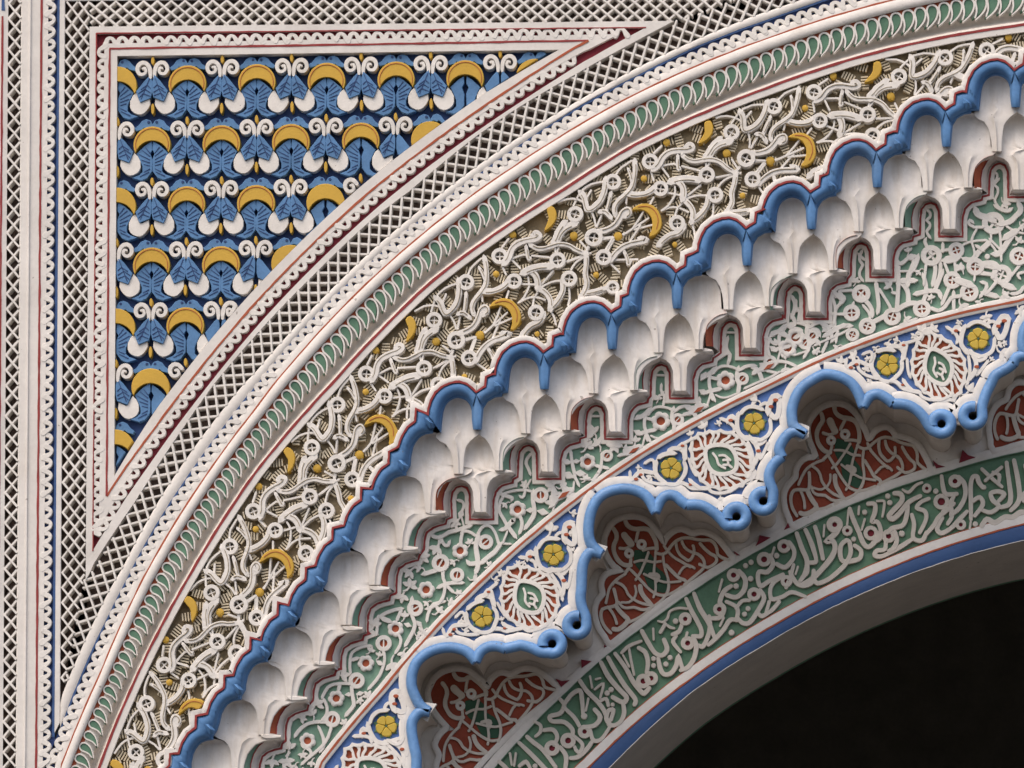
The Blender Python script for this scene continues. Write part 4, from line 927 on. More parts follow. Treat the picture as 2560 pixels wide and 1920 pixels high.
J = [(24, [(180, 210), (230, 250), (215, 215)]), (12, [(215, 200), (280, 195)]), (12, [(230, 260), (185, 310), (185, 390)]), (10, [(165, 330), (235, 335)]), (24, [(340, 240), (390, 290), (400, 335)]), (12, [(290, 270), (280, 300)]), (22, [(420, 160), (435, 260), (430, 320)]), (12, [(440, 190), (490, 270), (505, 310)]), (24, [(540, 60), (550, 130), (540, 300)]), (14, [(520, 210), (545, 215)]), (22, [(145, 440), (210, 405), (270, 400)]), (12, [(190, 490), (200, 420)]),
     (26, [(400, 380), (470, 345)]), (26, [(540, 310), (600, 275), (650, 270)]), (12, [(560, 395), (650, 360)]), (26, [(560, 150), (600, 190), (605, 260)]), (26, [(570, 145), (640, 140)]), (26, [(640, 30), (610, 110)]), (22, [(690, 110), (710, 190), (690, 260)]), (24, [(650, 215), (760, 195), (790, 230)]), (22, [(760, 195), (800, 90)]), (20, [(740, 300), (800, 310), (850, 240), (900, 230)]), (16, [(865, 210), (865, 300)]), (18, [(840, 180), (800, 270)]), (40, [(890, 140), (960, 165)]), (16, [(1020, 230), (1060, 170), (1030, 150)]), (26, [(1040, 210), (1110, 230)]), (14, [(1060, 210), (1110, 150)]), (16, [(1200, 215), (1240, 210), (1265, 180)]), (36, [(1150, 160), (1200, 180)]), (12, [(1010, 50), (1100, 70)]), (12, [(1010, 100), (1110, 110)])]
for w, pts in J: vine(f(pts), w / 2.295)
for x, y, r in ((335, 215, 22), (280, 325, 20), (370, 402, 20), (285, 450, 16), (512, 347, 21), (683, 302, 21), (955, 207, 22)): bud(*f([(x, y)])[0], r, True, random.uniform(0, .8))
for x, y, r in ((1155, 212, 6), (1090, 120, 6)): blob(*f([(x, y)])[0], r)

# small sprigs that fill the green between the vines
FIN = offset(BC, 17)[::-1] + R_red3.arc(12, 97, 170, 15)[::-1]
def sprig(x, y, a, r, TOPF=TOPF, par=None):
    b = MB(); k = random.choice((3, 3, 4))
    for i in range(k):
        t = a + (i - (k - 1) / 2) * 1.05; u, v = math.cos(t), math.sin(t)
        ribbon_mb(b, [(x - u * 1.5, y - v * 1.5, r * .34), (x + u * r * .55, y + v * r * .55, r * .72), (x + u * r, y + v * r, r * .34)], 4, TOPF - jit(), DB + .001, sm=2)
    ribbon_mb(b, [(x, y, r * .3), (x - math.cos(a) * r * .7 + math.sin(a) * r * .2, y - math.sin(a) * r * .7, r * .26), (x - math.cos(a + .5) * r * 1.25, y - math.sin(a + .5) * r * 1.25, r * .2)], 3, TOPF + .0005 - jit(), DB + .001, sm=2)
    b.build('sprig', M['carved'], par or th, 26)
cand = [(random.uniform(500, 2640), random.uniform(300, 2000)) for _ in range(26000)]
for rr in (17, 13, 10):
    for x, y in cand:
        if not inside(FIN, x, y): continue
        if all((x - u) ** 2 + (y - v) ** 2 > (w + rr * .92) ** 2 for u, v, w in USED):
            sprig(x, y, random.uniform(0, 6.28), rr * random.uniform(.95, 1.1)); USED.append((x, y, rr * .8))

# ================================================================== scalloped arch: blue roll with curls
T1 = lambda p: Q(640, 1440, 3.456, p)
T2 = lambda p: Q(1280, 1440, 3.456, p)
T3 = lambda p: Q(1280, 960, 3.456, p)
T4 = lambda p: Q(1920, 960, 3.456, p)
T5 = lambda p: Q(1550, 860, 4, p)
def curl(c, a0, a1, r=24.0, n=18): return arcp(c[0], c[1], r, a0, a1, n)
CA1, CB2 = (1380.5, 1609.5), (1442, 1563); CB1, CC2 = (1841.5, 1291), (1908, 1252.5); CC1, CE2 = (2354, 1059.5), (2432, 1039.5)
# every scallop: segments from its left curl to its right curl; segments meet in cusps
SC_A = [T1([(1400, 1990), (1390, 1870), (1380, 1760), (1385, 1659), (1385, 1560), (1362, 1450), (1345, 1340), (1350, 1260), (1390, 1195), (1440, 1168), (1492, 1172)]),
        T1([(1492, 1172), (1425, 1125), (1380, 1050), (1347, 960), (1345, 870), (1372, 775), (1432, 700), (1525, 645), (1640, 618), (1740, 625), (1830, 660), (1898, 735)]),
        T1([(1898, 735), (1940, 655), (2010, 612), (2090, 608), (2150, 628)]), T1([(2150, 628), (2250, 606)]) + T2([(80, 598), (170, 622), (250, 660)]) + curl(CA1, -110, 190)]
SC_B = [curl(CB2, 80, 362) + T2([(636, 350), (605, 270), (592, 185), (600, 100), (602, 0)]), T3([(602, 1659), (612, 1560), (650, 1478), (702, 1447), (768, 1466)]),
        T3([(768, 1466), (692, 1395), (662, 1300), (668, 1170), (700, 1060), (760, 975), (850, 925), (970, 905), (1080, 925), (1170, 980), (1240, 1100)]),
        T3([(1240, 1100), (1285, 1005), (1340, 963), (1410, 968), (1460, 1010), (1510, 1045)]), T3([(1510, 1045), (1620, 1045), (1700, 1080), (1790, 1150), (1855, 1222)]) + curl(CB1, -110, 190)]
SC_C = [curl(CC2, 80, 362) + T5([(1530, 1470), (1500, 1390), (1490, 1320), (1505, 1260), (1545, 1195), (1618, 1128)]), T5([(1618, 1128), (1592, 1060), (1618, 985), (1680, 905), (1760, 872), (1848, 902)]),
        T5([(1848, 902), (1742, 825), (1720, 740), (1722, 640), (1762, 520), (1832, 425), (1940, 350)]) + T4([(480, -82), (560, -78), (640, -55), (720, -5), (775, 70), (823, 190)]),
        T4([(823, 190), (880, 108), (950, 88), (1020, 120), (1080, 170)]), T4([(1080, 170), (1190, 178), (1280, 222), (1350, 295), (1405, 385)]) + curl(CC1, -120, 190)]
SC_E = [curl(CE2, 80, 362) + T4([(1850, 190), (1885, 80), (1925, 0), (1935, -20)]), T4([(1935, -20), (1965, -75), (2060, -130), (2120, -175)]), T4([(2120, -175), (2150, -230), (2240, -250)]), T4([(2240, -250), (2200, -330), (2220, -480), (2330, -600), (2480, -650)])]
SCAL = [SC_A, SC_B, SC_C, SC_E]; DR = 0.089
def tube_mb(b, pts, r, d, n=10):
    c = smooth(pts, 3); c = dedupe(c); nor = offset(c, 1.0); m = len(c); vs = []
    for i in range(m):
        nx, ny = nor[i][0] - c[i][0], nor[i][1] - c[i][1]; l = min(math.hypot(nx, ny), 1.25) / (math.hypot(nx, ny) or 1); nx, ny = nx * l, ny * l
        for k in range(n):
            a = 2 * math.pi * k / n; vs.append(PD(c[i][0] + nx * r * math.cos(a), c[i][1] + ny * r * math.cos(a), d, d - r * .001 * math.sin(a)))
    fs = [(i * n + k, (i + 1) * n + k, (i + 1) * n + (k + 1) % n, i * n + (k + 1) % n) for i in range(m - 1) for k in range(n)]
    fs += [tuple(range(n)), tuple((m - 1) * n + k for k in range(n))]
    b.add(vs, fs); return b
th = thing('scalloped_roll', 'glossy light blue roll moulding in lobed scallops ending in paired curls', 'moulding', P(1040, 2020, .104))
ROLLN = ['lower left', 'middle', 'upper right', 'far right']
for segs in SCAL:
    b = MB()
    for s in segs:
        c = list(s)
        for e_, (i0, i1) in enumerate(((0, 1), (-1, -2))):
            l = math.hypot(c[i0][0] - c[i1][0], c[i0][1] - c[i1][1]) or 1; q = (c[i0][0] + (c[i0][0] - c[i1][0]) / l * 2, c[i0][1] + (c[i0][1] - c[i1][1]) / l * 2)
            c = [q] + c if i0 == 0 else c + [q]
        tube_mb(b, c, 13.6 + .1 * len(b.v) % .3, DR)
    o = b.build('blue_roll', M['rollblue'], th, 60)
    b = MB()
    for s in segs:
        c = smooth(s, 3); n = len(c); k0 = len(b.v)
        b.add([PD(x, y, DR, DR) for x, y in c] + [PD(x, y, DR, DR + .11) for x, y in c] + [PD(x, y, DR, DI + .006) for x, y in c], [(r * n + i, r * n + i + 1, (r + 1) * n + i + 1, (r + 1) * n + i) for r in (0, 1) for i in range(n - 1)])
    b.build('scallop_reveal', M['reveal'], th, 50)
for c in (CA1, CB2, CB1, CC2, CC1, CE2):
    ring_mb(b := MB(), c[0], c[1], 25, 24, DR + .005, DB + .012); b.build('curl_base', M['carved'], th, 40)
    b = MB(); q = circ(c[0], c[1], 13, 16); n = 16
    b.add([PD(x, y, DR, DR) for x, y in q] + [PD(x, y, DR, DR + .09) for x, y in q], [(i, (i + 1) % n, n + (i + 1) % n, n + i) for i in range(n)] + [tuple(range(n, 2 * n))]); b.build('curl_hole', M['dark'], th, 40)

# ------------------------------------------------------------------ blue and white floral panels between the scallops
def seg_after_top(S, i, j=None): return S
def chain(parts): return dedupe([p for s in parts for p in smooth(s, 3)])
def half(seg, first):
    k = min(range(len(seg)), key=lambda i: math.hypot(seg[i][0] - 3126, seg[i][1] - 3502) * -1); return seg[:k + 1] if first else seg[k:]
AR = [half(SC_A[1], False), SC_A[2], SC_A[3][:-19]]; BL = [SC_B[0][19:], SC_B[1], half(SC_B[2], True)]
BR = [half(SC_B[2], False), SC_B[3], SC_B[4][:-19]]; CL = [SC_C[0][19:], SC_C[1], half(SC_C[2], True)]
CR = [half(SC_C[2], False), SC_C[3], SC_C[4][:-19]]; EL = [SC_E[0][19:], SC_E[1], SC_E[2], SC_E[3]]
AL = [SC_A[0], half(SC_A[1], True)]
def up(c1, c2): return [curl(c1, 160, 52, 24, 8), curl(c2, 215, 100, 24, 8)]
SPANS = [('lowest', AL, -2), ('second lowest', AR + up(CA1, CB2) + BL, -1), ('third from the bottom', BR + up(CB1, CC2) + CL, 0), ('topmost', CR + up(CC1, CE2) + EL, 1)]
SPL = ['blue and white floral panel cut off by the bottom edge, left of the first scallop', 'blue and white floral panel with squarish green centre above the lowest pair of blue curls', 'blue and white floral panel with leaf shaped medallion above the middle pair of blue curls', 'blue and white floral panel with long medallion at the right edge above the highest curls']
AC3 = (3126.0, 3502.0); PST = 12.55
def five_flower(parent, x, y, a, r=28.5):
    star = [(q * r * math.cos(a + math.pi * i / 9), q * r * math.sin(a + math.pi * i / 9)) for i in range(18) for q in ((1.18 if i % 2 else .86),)]
    o = plate('green_star', [(x + u, y + v) for u, v in star], DB - .003, DB + .002, M['dkgreen'] if False else M['green'], parent, 1)
    for k in range(5):
        t = a + 2 * math.pi * k / 5; p = []
        for u, v in ((3, 0), (10, -7), (19, -13.5), (26, -11), (29, 0), (26, 11), (19, 13.5), (10, 7)):
            p.append((x + u * r / 31 * math.cos(t) - v * r / 31 * math.sin(t), y + u * r / 31 * math.sin(t) + v * r / 31 * math.cos(t)))
        plate('petal', smooth(p, 2, True), DB - .010, DB, M['yellow2'], o, 2)
    plate('flower_eye', circ(x, y, 2.4, 8), DB - .0095, DB - .004, M['green'], o, .5)
SV = [  # white strands, traced in the third panel (width, points)
 (34, [(1180, 700), (1170, 800), (1190, 890), (1260, 950)]), (30, [(1210, 690), (1260, 640), (1340, 625), (1420, 650)]), (28, [(1500, 760), (1510, 850), (1470, 920), (1400, 960)]), (34, [(1260, 930), (1320, 950), (1390, 960)]),
 (44, [(1480, 680), (1490, 610), (1530, 530), (1580, 520)]), (40, [(1500, 690), (1560, 740), (1590, 640), (1590, 540)]), (24, [(1400, 620), (1440, 590), (1480, 600)]), (18, [(1330, 600), (1450, 545)]),
 (34, [(360, 1180), (350, 1270), (390, 1340), (450, 1390)]), (32, [(390, 1130), (460, 1095), (540, 1090)]), (30, [(640, 1180), (660, 1260), (620, 1340), (580, 1390)]), (28, [(450, 1390), (530, 1410), (600, 1385)]),
 (34, [(490, 1070), (540, 1040), (600, 1050), (640, 1080)]), (24, [(600, 1010), (660, 980), (720, 950)]), (40, [(590, 1035), (640, 1000), (645, 1080), (650, 1140)]), (24, [(700, 990), (660, 1130)]), (26, [(1010, 745), (1090, 780), (1140, 830), (1140, 870)]), (36, [(1080, 770), (1110, 720), (1140, 740)]), (22, [(1150, 690), (1210, 650)]),
 (34, [(1350, 990), (1380, 1060), (1370, 1140), (1340, 1200)]), (28, [(1300, 930), (1340, 990), (1400, 1000), (1450, 960)]), (24, [(1400, 1090), (1400, 1150), (1440, 1080), (1480, 990)]), (22, [(1320, 1230), (1385, 1215)]),
 (30, [(600, 1390), (660, 1400), (720, 1440), (880, 1440)]), (30, [(700, 1360), (740, 1400), (800, 1440)]), (20, [(980, 1500), (980, 1580)]), (24, [(890, 1450), (950, 1490), (1100, 1470), (1200, 1400)]), (24, [(100, 1280), (110, 1350), (180, 1350)]), (30, [(130, 1350), (180, 1290), (230, 1270), (330, 1290)]), (22, [(250, 1190), (330, 1150), (340, 1240)]), (24, [(230, 1280), (230, 1340), (330, 1390), (440, 1400)]), (20, [(110, 1250), (230, 1210)]),
 (22, [(690, 1150), (720, 1250), (760, 1310)]), (24, [(1280, 980), (1330, 1120), (1330, 1250)]), (18, [(1000, 760), (930, 790)]), (22, [(1560, 560), (1650, 470)]), (20, [(1480, 520), (1600, 470)])]
DROPS = [(625, 1016, 18), (1105, 762, 20), (1385, 1068, 22), (702, 1406, 15), (208, 1306, 18), (1555, 560, 24), (1510, 625, 22), (160, 1350, 20)]
for (where, parts, k), lab in zip(SPANS, SPL):
    ch = chain(parts); a0, a1 = R_red3.phi(*ch[0]), R_red3.phi(*ch[-1])
    if k == -2: a0 = 19.0
    if k == 1: a1 = 80.0
    arc = R_red3.arc(a0, a1, 40, -6)
    c0 = [p for p in ch if k == 1 or True]
    pl = c0 + arc[::-1]
    mid = pl[len(c0) // 2]
    th = thing('floral_spandrel', lab, 'carved panel', P(mid[0], mid[1], DB), 'floral panels between the blue scallops')
    b = MB(); b.add([P(x, y, DB) for x, y in pl], [tuple(t) for t in tessellate_polygon([[Vector((x, -y, 0)) for x, y in pl]])]); b.build('blue_ground', M['groundblue'], th, 0)
    ribbon_mb(bb := MB(), offset(ch, 9), 26, DB - .004, DB + .012, round_=False, sm=1, flat=True); bb.build('edge_base', M['carved'], th, 30)
    USED = []
    oc = offclean(ch, 20.5)
    ribbon_mb(bb := MB(), oc, 23, DB - .011, DB + .001, round_=False, sm=1); bb.build('white_edge', M['carved'], th, 50)
    f = lambda pts: rot(Q(1550, 860, 4, pts), AC3, PST * k)
    lim = offset(ch, 12) + R_red3.arc(a0, a1, 40, -8)[::-1]
    for w, pts in SV:
        c = [p for p in smooth(f([p + (w / 4 * 1.35,) for p in pts]), 3) if inside(lim, p[0], p[1]) and inside(pl, p[0], p[1]) and min((p[0] - q[0]) ** 2 + (p[1] - q[1]) ** 2 for q in ch) > 400]
        USED += [(p[0], p[1], p[2] / 2) for p in c]
        if len(c) > 3: ribbon('white_leaf', c[::2] + ([c[-1]] if len(c) % 2 == 0 else []), 6, DB - .011, DB + .001, M['carved'], th, sm=2, taper=.7)
    for x, y, r in DROPS:
        (X, Y), = f([(x, y)])
        if inside(lim, X, Y): plate('red_drop', circ(X, Y, r / 4 * 1.15, 10, ry=r / 4 * .75), DB - .0135, DB - .003, M['orange'], th, .6)
    for (x, y) in ((1340, 790), (510, 1240)):
        (X, Y), = f([(x, y)])
        USED.append((X, Y, 42))
        if inside(lim, X, Y): five_flower(th, X, Y, random.uniform(0, 1.2))
    # medallion
    (X, Y), = f([(1008, 1150)]); ax = math.atan2(Y - AC3[1], X - AC3[0])      # outward axis
    tl = -.42 if k == 0 else (-.1 if k == 1 else 0.15)
    ca, sa = math.cos(ax + math.pi / 2 + tl), math.sin(ax + math.pi / 2 + tl)
    E_ = lambda u, v: (X + u * ca - v * sa, Y + u * sa + v * ca)
    RX, RY = (66, 80) if k == 1 else (72, 76)
    el = lambda q, t, dr=0: E_((RX * q + dr) * math.cos(t) * (1 - .16 * max(0, -math.sin(t))), (RY * q + dr) * math.sin(t) * (1 + .13 * abs(math.sin(t)) ** 7))
    N = 40; USED.append((X, Y, 82))
    lim2 = offset(ch, 36) + R_red3.arc(a0, a1, 40, -20)[::-1]
    xs = [p[0] for p in ch]; ys = [p[1] for p in ch]
    cand = [(random.uniform(min(xs), max(xs)), random.uniform(min(ys) - 60, max(ys))) for _ in range(2500)]
    for rr in (18, 14, 10, 8):
        for x, y in cand:
            if inside(pl, x, y) and inside(lim2, x, y) and min((x - q[0]) ** 2 + (y - q[1]) ** 2 for q in ch) > 36 ** 2 and all((x - u) ** 2 + (y - v) ** 2 > (w + rr * .62) ** 2 for u, v, w in USED):
                sprig(x, y, random.uniform(0, 6.28), rr, DB - .010, th); USED.append((x, y, rr * .75))
    o = plate('medallion_ground', [el(.97, 2 * math.pi * i / N) for i in range(N)], DB - .002, DB + .002, M['orange'], th, 1)
    ribbon_mb(bb := MB(), [el(1.0 + (.035 if i % 3 == 1 else -.02), 2 * math.pi * i / 54) + (8.5,) for i in range(54)], 8, DB - .0115, DB + .001, sm=1, closed=True); bb.build('medallion_rim', M['carved'], th, 50)
    for i in range(22):
        t = 2 * math.pi * (i + .5) / 22 + random.uniform(-.06, .06)
        sg = 1 if math.cos(t) > 0 else -1
        ribbon('medallion_leaf', [el(.94, t + sg * .12) + (9.5,), el(.82, t + sg * .10) + (6,), el(.70, t - sg * .04) + (7.5,), el(.60, t - sg * .16) + (6.5,)], 6, DB - .0105, DB - .001, M['carved'], o, sm=2)
    ribbon_mb(bb := MB(), [el(.52, 2 * math.pi * i / 30) + (11,) for i in range(30)], 8, DB - .012, DB - .001, sm=1, closed=True); bb.build('inner_ring', M['carved'], o, 50)
    plate('green_centre', [el(.47, 2 * math.pi * i / 24) for i in range(24)], DB - .0045, DB - .001, M['green'], o, 1)
    for pts in ([(-12, 22), (-14, 4), (-4, -10), (0, -24)], [(12, 20), (13, 2), (5, -8)], [(-8, 14), (0, 22), (8, 14), (2, 6)], [(0, 24), (0, 34)]): ribbon('centre_leaf', [E_(u, v) for u, v in pts], 6, DB - .0115, DB - .003, M['carved'], o, sm=3)

# ------------------------------------------------------------------ recessed wall behind the scallops, red carved panels
sweep('recess_wall', R_red3.arc(-6, 186, 200), R_brd.arc(-6, 186, 200), [(0, DI + .004), (1, DI + .004)], M['white'], None)
tag(bpy.data.objects['recess_wall'], 'plain pale wall at the back of the scalloped recesses', 'wall')
FIELD = [(470, 430), (490, 370), (530, 300), (600, 250), (690, 230), (790, 235), (870, 280), (930, 350), (980, 420), (1042, 492), (1080, 440), (1140, 380), (1215, 355), (1290, 390), (1340, 402), (1400, 385), (1480, 400), (1560, 450), (1620, 520), (1680, 600), (1700, 645), (1560, 735), (1400, 810), (1250, 905), (1100, 1000), (950, 1105), (800, 1225), (650, 1345), (520, 1455), (470, 1390), (420, 1320), (385, 1230), (375, 1130), (400, 1050), (455, 985), (440, 900), (445, 850), (480, 800), (560, 775), (645, 772), (640, 735), (560, 680), (500, 600), (470, 520)]
GREENF = [(745, 540), (830, 550), (880, 560), (940, 620), (955, 700), (1030, 760), (1075, 850), (1070, 960), (980, 960), (880, 900), (840, 800), (760, 700), (740, 640)]
STRAP = [(40, [(655, 250), (680, 300), (760, 330), (870, 325), (930, 390), (960, 470), (965, 525)]), (40, [(530, 320), (570, 400), (540, 480), (540, 560), (580, 640), (650, 690), (705, 690)]), (64, [(640, 390), (672, 430), (712, 478)]), (28, [(790, 330), (770, 400), (760, 450)]), (28, [(600, 520), (660, 525), (700, 500)]),
 (28, [(830, 540), (900, 520), (965, 520)]), (28, [(705, 610), (702, 690), (655, 765)]), (24, [(885, 560), (840, 680), (800, 770), (755, 835)]), (24, [(735, 480), (742, 560)]), (24, [(745, 660), (830, 640), (920, 660), (1005, 650)]), (24, [(962, 515), (950, 650), (940, 760), (960, 900), (935, 1010)]), (26, [(1040, 495), (1100, 580), (1200, 650), (1300, 705)]),
 (28, [(955, 565), (1040, 580), (1100, 512), (1180, 432), (1290, 418), (1400, 440), (1500, 438), (1560, 500), (1582, 590), (1685, 640)]), (26, [(1030, 600), (1042, 700), (1080, 820), (1080, 940), (1020, 1040), (945, 1095)]), (28, [(1160, 465), (1180, 560), (1240, 620), (1300, 640), (1342, 560), (1330, 495)]), (28, [(1220, 455), (1270, 540), (1380, 580), (1440, 650), (1430, 725), (1350, 800), (1245, 885)]),
 (26, [(1385, 445), (1330, 545)]), (28, [(1400, 475), (1480, 560), (1550, 600), (1560, 660), (1480, 712), (1395, 680)]), (14, [(1472, 605), (1476, 705)]), (32, [(1060, 690), (1130, 760), (1190, 820), (1262, 850), (1240, 905)]), (24, [(1190, 780), (1260, 690), (1345, 720)]), (22, [(840, 780), (1000, 850), (1100, 860), (1205, 850)]), (36, [(900, 785), (985, 790), (960, 850)]),
 (26, [(700, 730), (760, 790), (840, 880), (930, 960), (1000, 990), (1100, 980), (1215, 908)]), (26, [(655, 775), (560, 840), (490, 930), (460, 1065)]), (26, [(555, 860), (640, 900), (680, 980), (780, 1060), (905, 1090)]), (24, [(640, 800), (642, 905)]), (42, [(800, 900), (820, 980), (880, 1050), (920, 1095)]), (22, [(750, 900), (760, 990), (690, 1060), (615, 1062)]),
 (30, [(540, 930), (560, 1010), (570, 1080), (520, 1105), (425, 1130), (412, 1220), (450, 1310), (505, 1365)]), (26, [(590, 1060), (640, 1120), (740, 1110), (840, 1140), (925, 1100)]), (26, [(480, 1110), (540, 1190), (565, 1275)]), (42, [(560, 1100), (620, 1180), (680, 1240), (605, 1325), (535, 1330)]), (16, [(645, 1185), (570, 1285)]), (24, [(540, 1340), (508, 1440)]), (26, [(690, 1260), (800, 1210), (905, 1128)])]
RINGS = [(815, 482, 48), (690, 572, 44)]
TB = [(690, 232), (1700, 645), (515, 1455)]
def affine(dst):
    S = np.array([[x, y, 1] for x, y in TB], float); Dm = np.array(dst, float); W = np.linalg.solve(S, Dm); return lambda pts: [tuple((np.array([p[0], p[1], 1]) @ W)) + tuple(p[2:]) for p in pts]
# the outlines of the neighbours are traced on their own
FC = Q(1930, 970, 4, [(385, 420), (395, 350), (440, 280), (500, 220), (580, 185), (680, 180), (760, 215), (830, 290), (880, 380), (920, 460), (945, 525), (1000, 520), (1040, 460), (1090, 425), (1150, 415), (1200, 465), (1215, 500), (1280, 510), (1380, 540), (1450, 600), (1510, 700), (1560, 828), (1450, 860), (1300, 905), (1130, 975), (980, 1030), (820, 1095), (640, 1170), (430, 1270), (240, 1368), (200, 1300), (160, 1200), (145, 1090), (170, 1000), (260, 900), (265, 830), (300, 760), (360, 720), (460, 712), (470, 695), (440, 610), (400, 510)])
FA = Q(980, 1505, 4, [(385, 900), (410, 840), (440, 780), (500, 730), (560, 705), (650, 690), (740, 705), (810, 750), (880, 810), (962, 870), (1000, 800), (1060, 740), (1110, 730), (1170, 750), (1220, 740), (1290, 700), (1360, 692), (1440, 710), (1530, 770), (1600, 835), (1645, 880), (1500, 1000), (1350, 1120), (1200, 1260), (1050, 1410), (900, 1560), (760, 1730), (640, 1890), (600, 1980), (540, 1920), (490, 1840), (465, 1740), (470, 1620), (500, 1530), (470, 1460), (455, 1420), (490, 1350), (550, 1290), (625, 1275), (560, 1220), (480, 1130), (420, 1040), (390, 960)])
FB = Q(1400, 1240, 4, FIELD)
AF = [(affine(Q(980, 1505, 4, [(650, 690), (1645, 880), (600, 1970)])), FA, 'dark red carved panel of pale interlace in the lowest scallop'), (lambda p: Q(1400, 1240, 4, p), FB, 'dark red carved panel of pale interlace in the middle scallop'), (affine(Q(1930, 970, 4, [(660, 180), (1560, 828), (240, 1368)])), FC, 'dark red carved panel of pale interlace in the upper right scallop')]
e = affine(Q(1930, 970, 4, [(660, 180), (1560, 828), (240, 1368)]))(FIELD)
AF.append((lambda p: rot(affine(Q(1930, 970, 4, [(660, 180), (1560, 828), (240, 1368)]))(p), AC3, 12.4), rot(e, AC3, 12.4), 'dark red carved panel just showing at the right edge'))
for fn, fld, lab in AF:
    th = thing('red_panel', lab, 'carved panel', P(fld[len(fld) * 2 // 3][0], fld[len(fld) * 2 // 3][1], DI), 'red carved panels in the scallops')
    fs_ = smooth(fld, 2, True)
    plate('red_ground', fs_, DI - .001, DI + .006, M['panelred'], th, 1)
    ribbon_mb(bb := MB(), offclean(fs_ + fs_[:2], -7 if area(fs_) < 0 else 7), 15, DI - .010, DI + .003, sm=1); bb.build('pale_edge', M['white'], th, 50)
    g = fn(GREENF); plate('green_ground', smooth(g, 2, True), DI - .0025, DI + .006, M['dkgreen'], th, .6)
    for w, pts in STRAP:
        c = [p for p in smooth([q + (w / 4 * 1.08,) for q in fn(pts)], 3) if inside(fs_, p[0], p[1])]
        if len(c) > 3: ribbon('strap', c[::2] + ([c[-1]] if len(c) % 2 == 0 else []), 6, DI - .009, DI + .002, M['letter'], th, sm=2)
    for x, y, r in RINGS:
        (X, Y), = fn([(x, y)]); ring_mb(bb := MB(), X, Y, r / 4 * .72, 9, DI - .0105 - jit(), DI + .002, n=16); bb.build('strap_eye', M['carved'], th, 50)
# small red triangles at the feet of the scallops
th = thing('recess_band', 'pale flat band with small dark red corner triangles above the green lettering', 'band', P(1290, 1880, DI))
sweep('flat_band', R_ins.arc(14, 92, 150, 24), R_ins.arc(14, 92, 150, 0), [(0, DI + .004), (0, DI - .008), (.1, DI - .0095), (.9, DI - .0095), (1, DI - .008), (1, DI + .004)], M['white'], th, 50)
for t in (Q(1400, 1240, 4, [(1995, 390), (2105, 415), (1955, 500), (1985, 440)]), Q(1400, 1240, 4, [(1735, 548), (1800, 592), (1765, 592)]), Q(1930, 970, 4, [(1905, 615), (1960, 670), (2035, 692), (1870, 748)]), Q(1930, 970, 4, [(1608, 722), (1660, 765), (1730, 785), (1640, 802)]), Q(1930, 970, 4, [(160, 1345), (178, 1392), (120, 1418)]), Q(980, 1505, 4, [(1890, 575), (1995, 590), (1895, 660)]), Q(980, 1505, 4, [(1635, 765), (1700, 790), (1775, 780), (1690, 850)]), Q(1400, 1240, 4, [(440, 1485), (468, 1500), (438, 1518)])):
    plate('red_triangle', t, DI - .0125, DI + .004, M['deepred'], th, .5)

# ------------------------------------------------------------------ inscription
th = thing('inscription_band', 'green curved band carved with pale flowing Arabic lettering', 'inscription', P(1300, 1900, DI))
sweep('green_ground', R_ins.arc(13, 93, 150, 3), R_brd.arc(13, 93, 150, 20), [(0, DI - .001), (1, DI - .001)], M['ingreen'], th)
sweep('lower_band', R_brd.arc(13, 93, 150, 24), R_brd.arc(13, 93, 150, 0), [(0, DI), (0, DI - .009), (.1, DI - .011), (1, DI - .011)], M['white'], th, 50)
line('red_line', R_brd.arc(13, 93, 150, 24), 2.2, DI - .009, M['orange'], th); line('red_line', R_ins.arc(13, 93, 150, 1), 2.0, DI - .0095, M['ingreen'], th)
W = 46
LET = []
def put(ox, oy, items):
    f = lambda p: Q(ox, oy, 4, p)
    for it in items:
        if it[0] == 'd':                       # dot
            (x, y), = f([(it[1], it[2])]); plate('letter_dot', circ(x, y, it[3] / 4, 10), DI - .012 - jit(), DI, M['letter'], th, 1.5)
        elif it[0] == 'o':                     # looped letter head with a red eye
            (x, y), = f([(it[1], it[2])]); r = it[3] / 4; ring_mb(bb := MB(), x, y, r * .82, it[4] / 4 if len(it) > 4 else 10.5, DI - .0115 - jit(), DI, n=18); o = bb.build('letter_loop', M['letter'], th, 50)
            plate('red_eye', circ(x, y, r * .5, 9), DI - .0035, DI, M['deepred'], o, .5)
        else:
            w = it[0]; ribbon('letter', [q + (w / 4 * (1.0 if 0 < i < len(it[1]) - 1 else .88),) for i, q in enumerate(f(it[1]))], w / 4, DI - .0115, DI, M['letter'], th, sm=4)
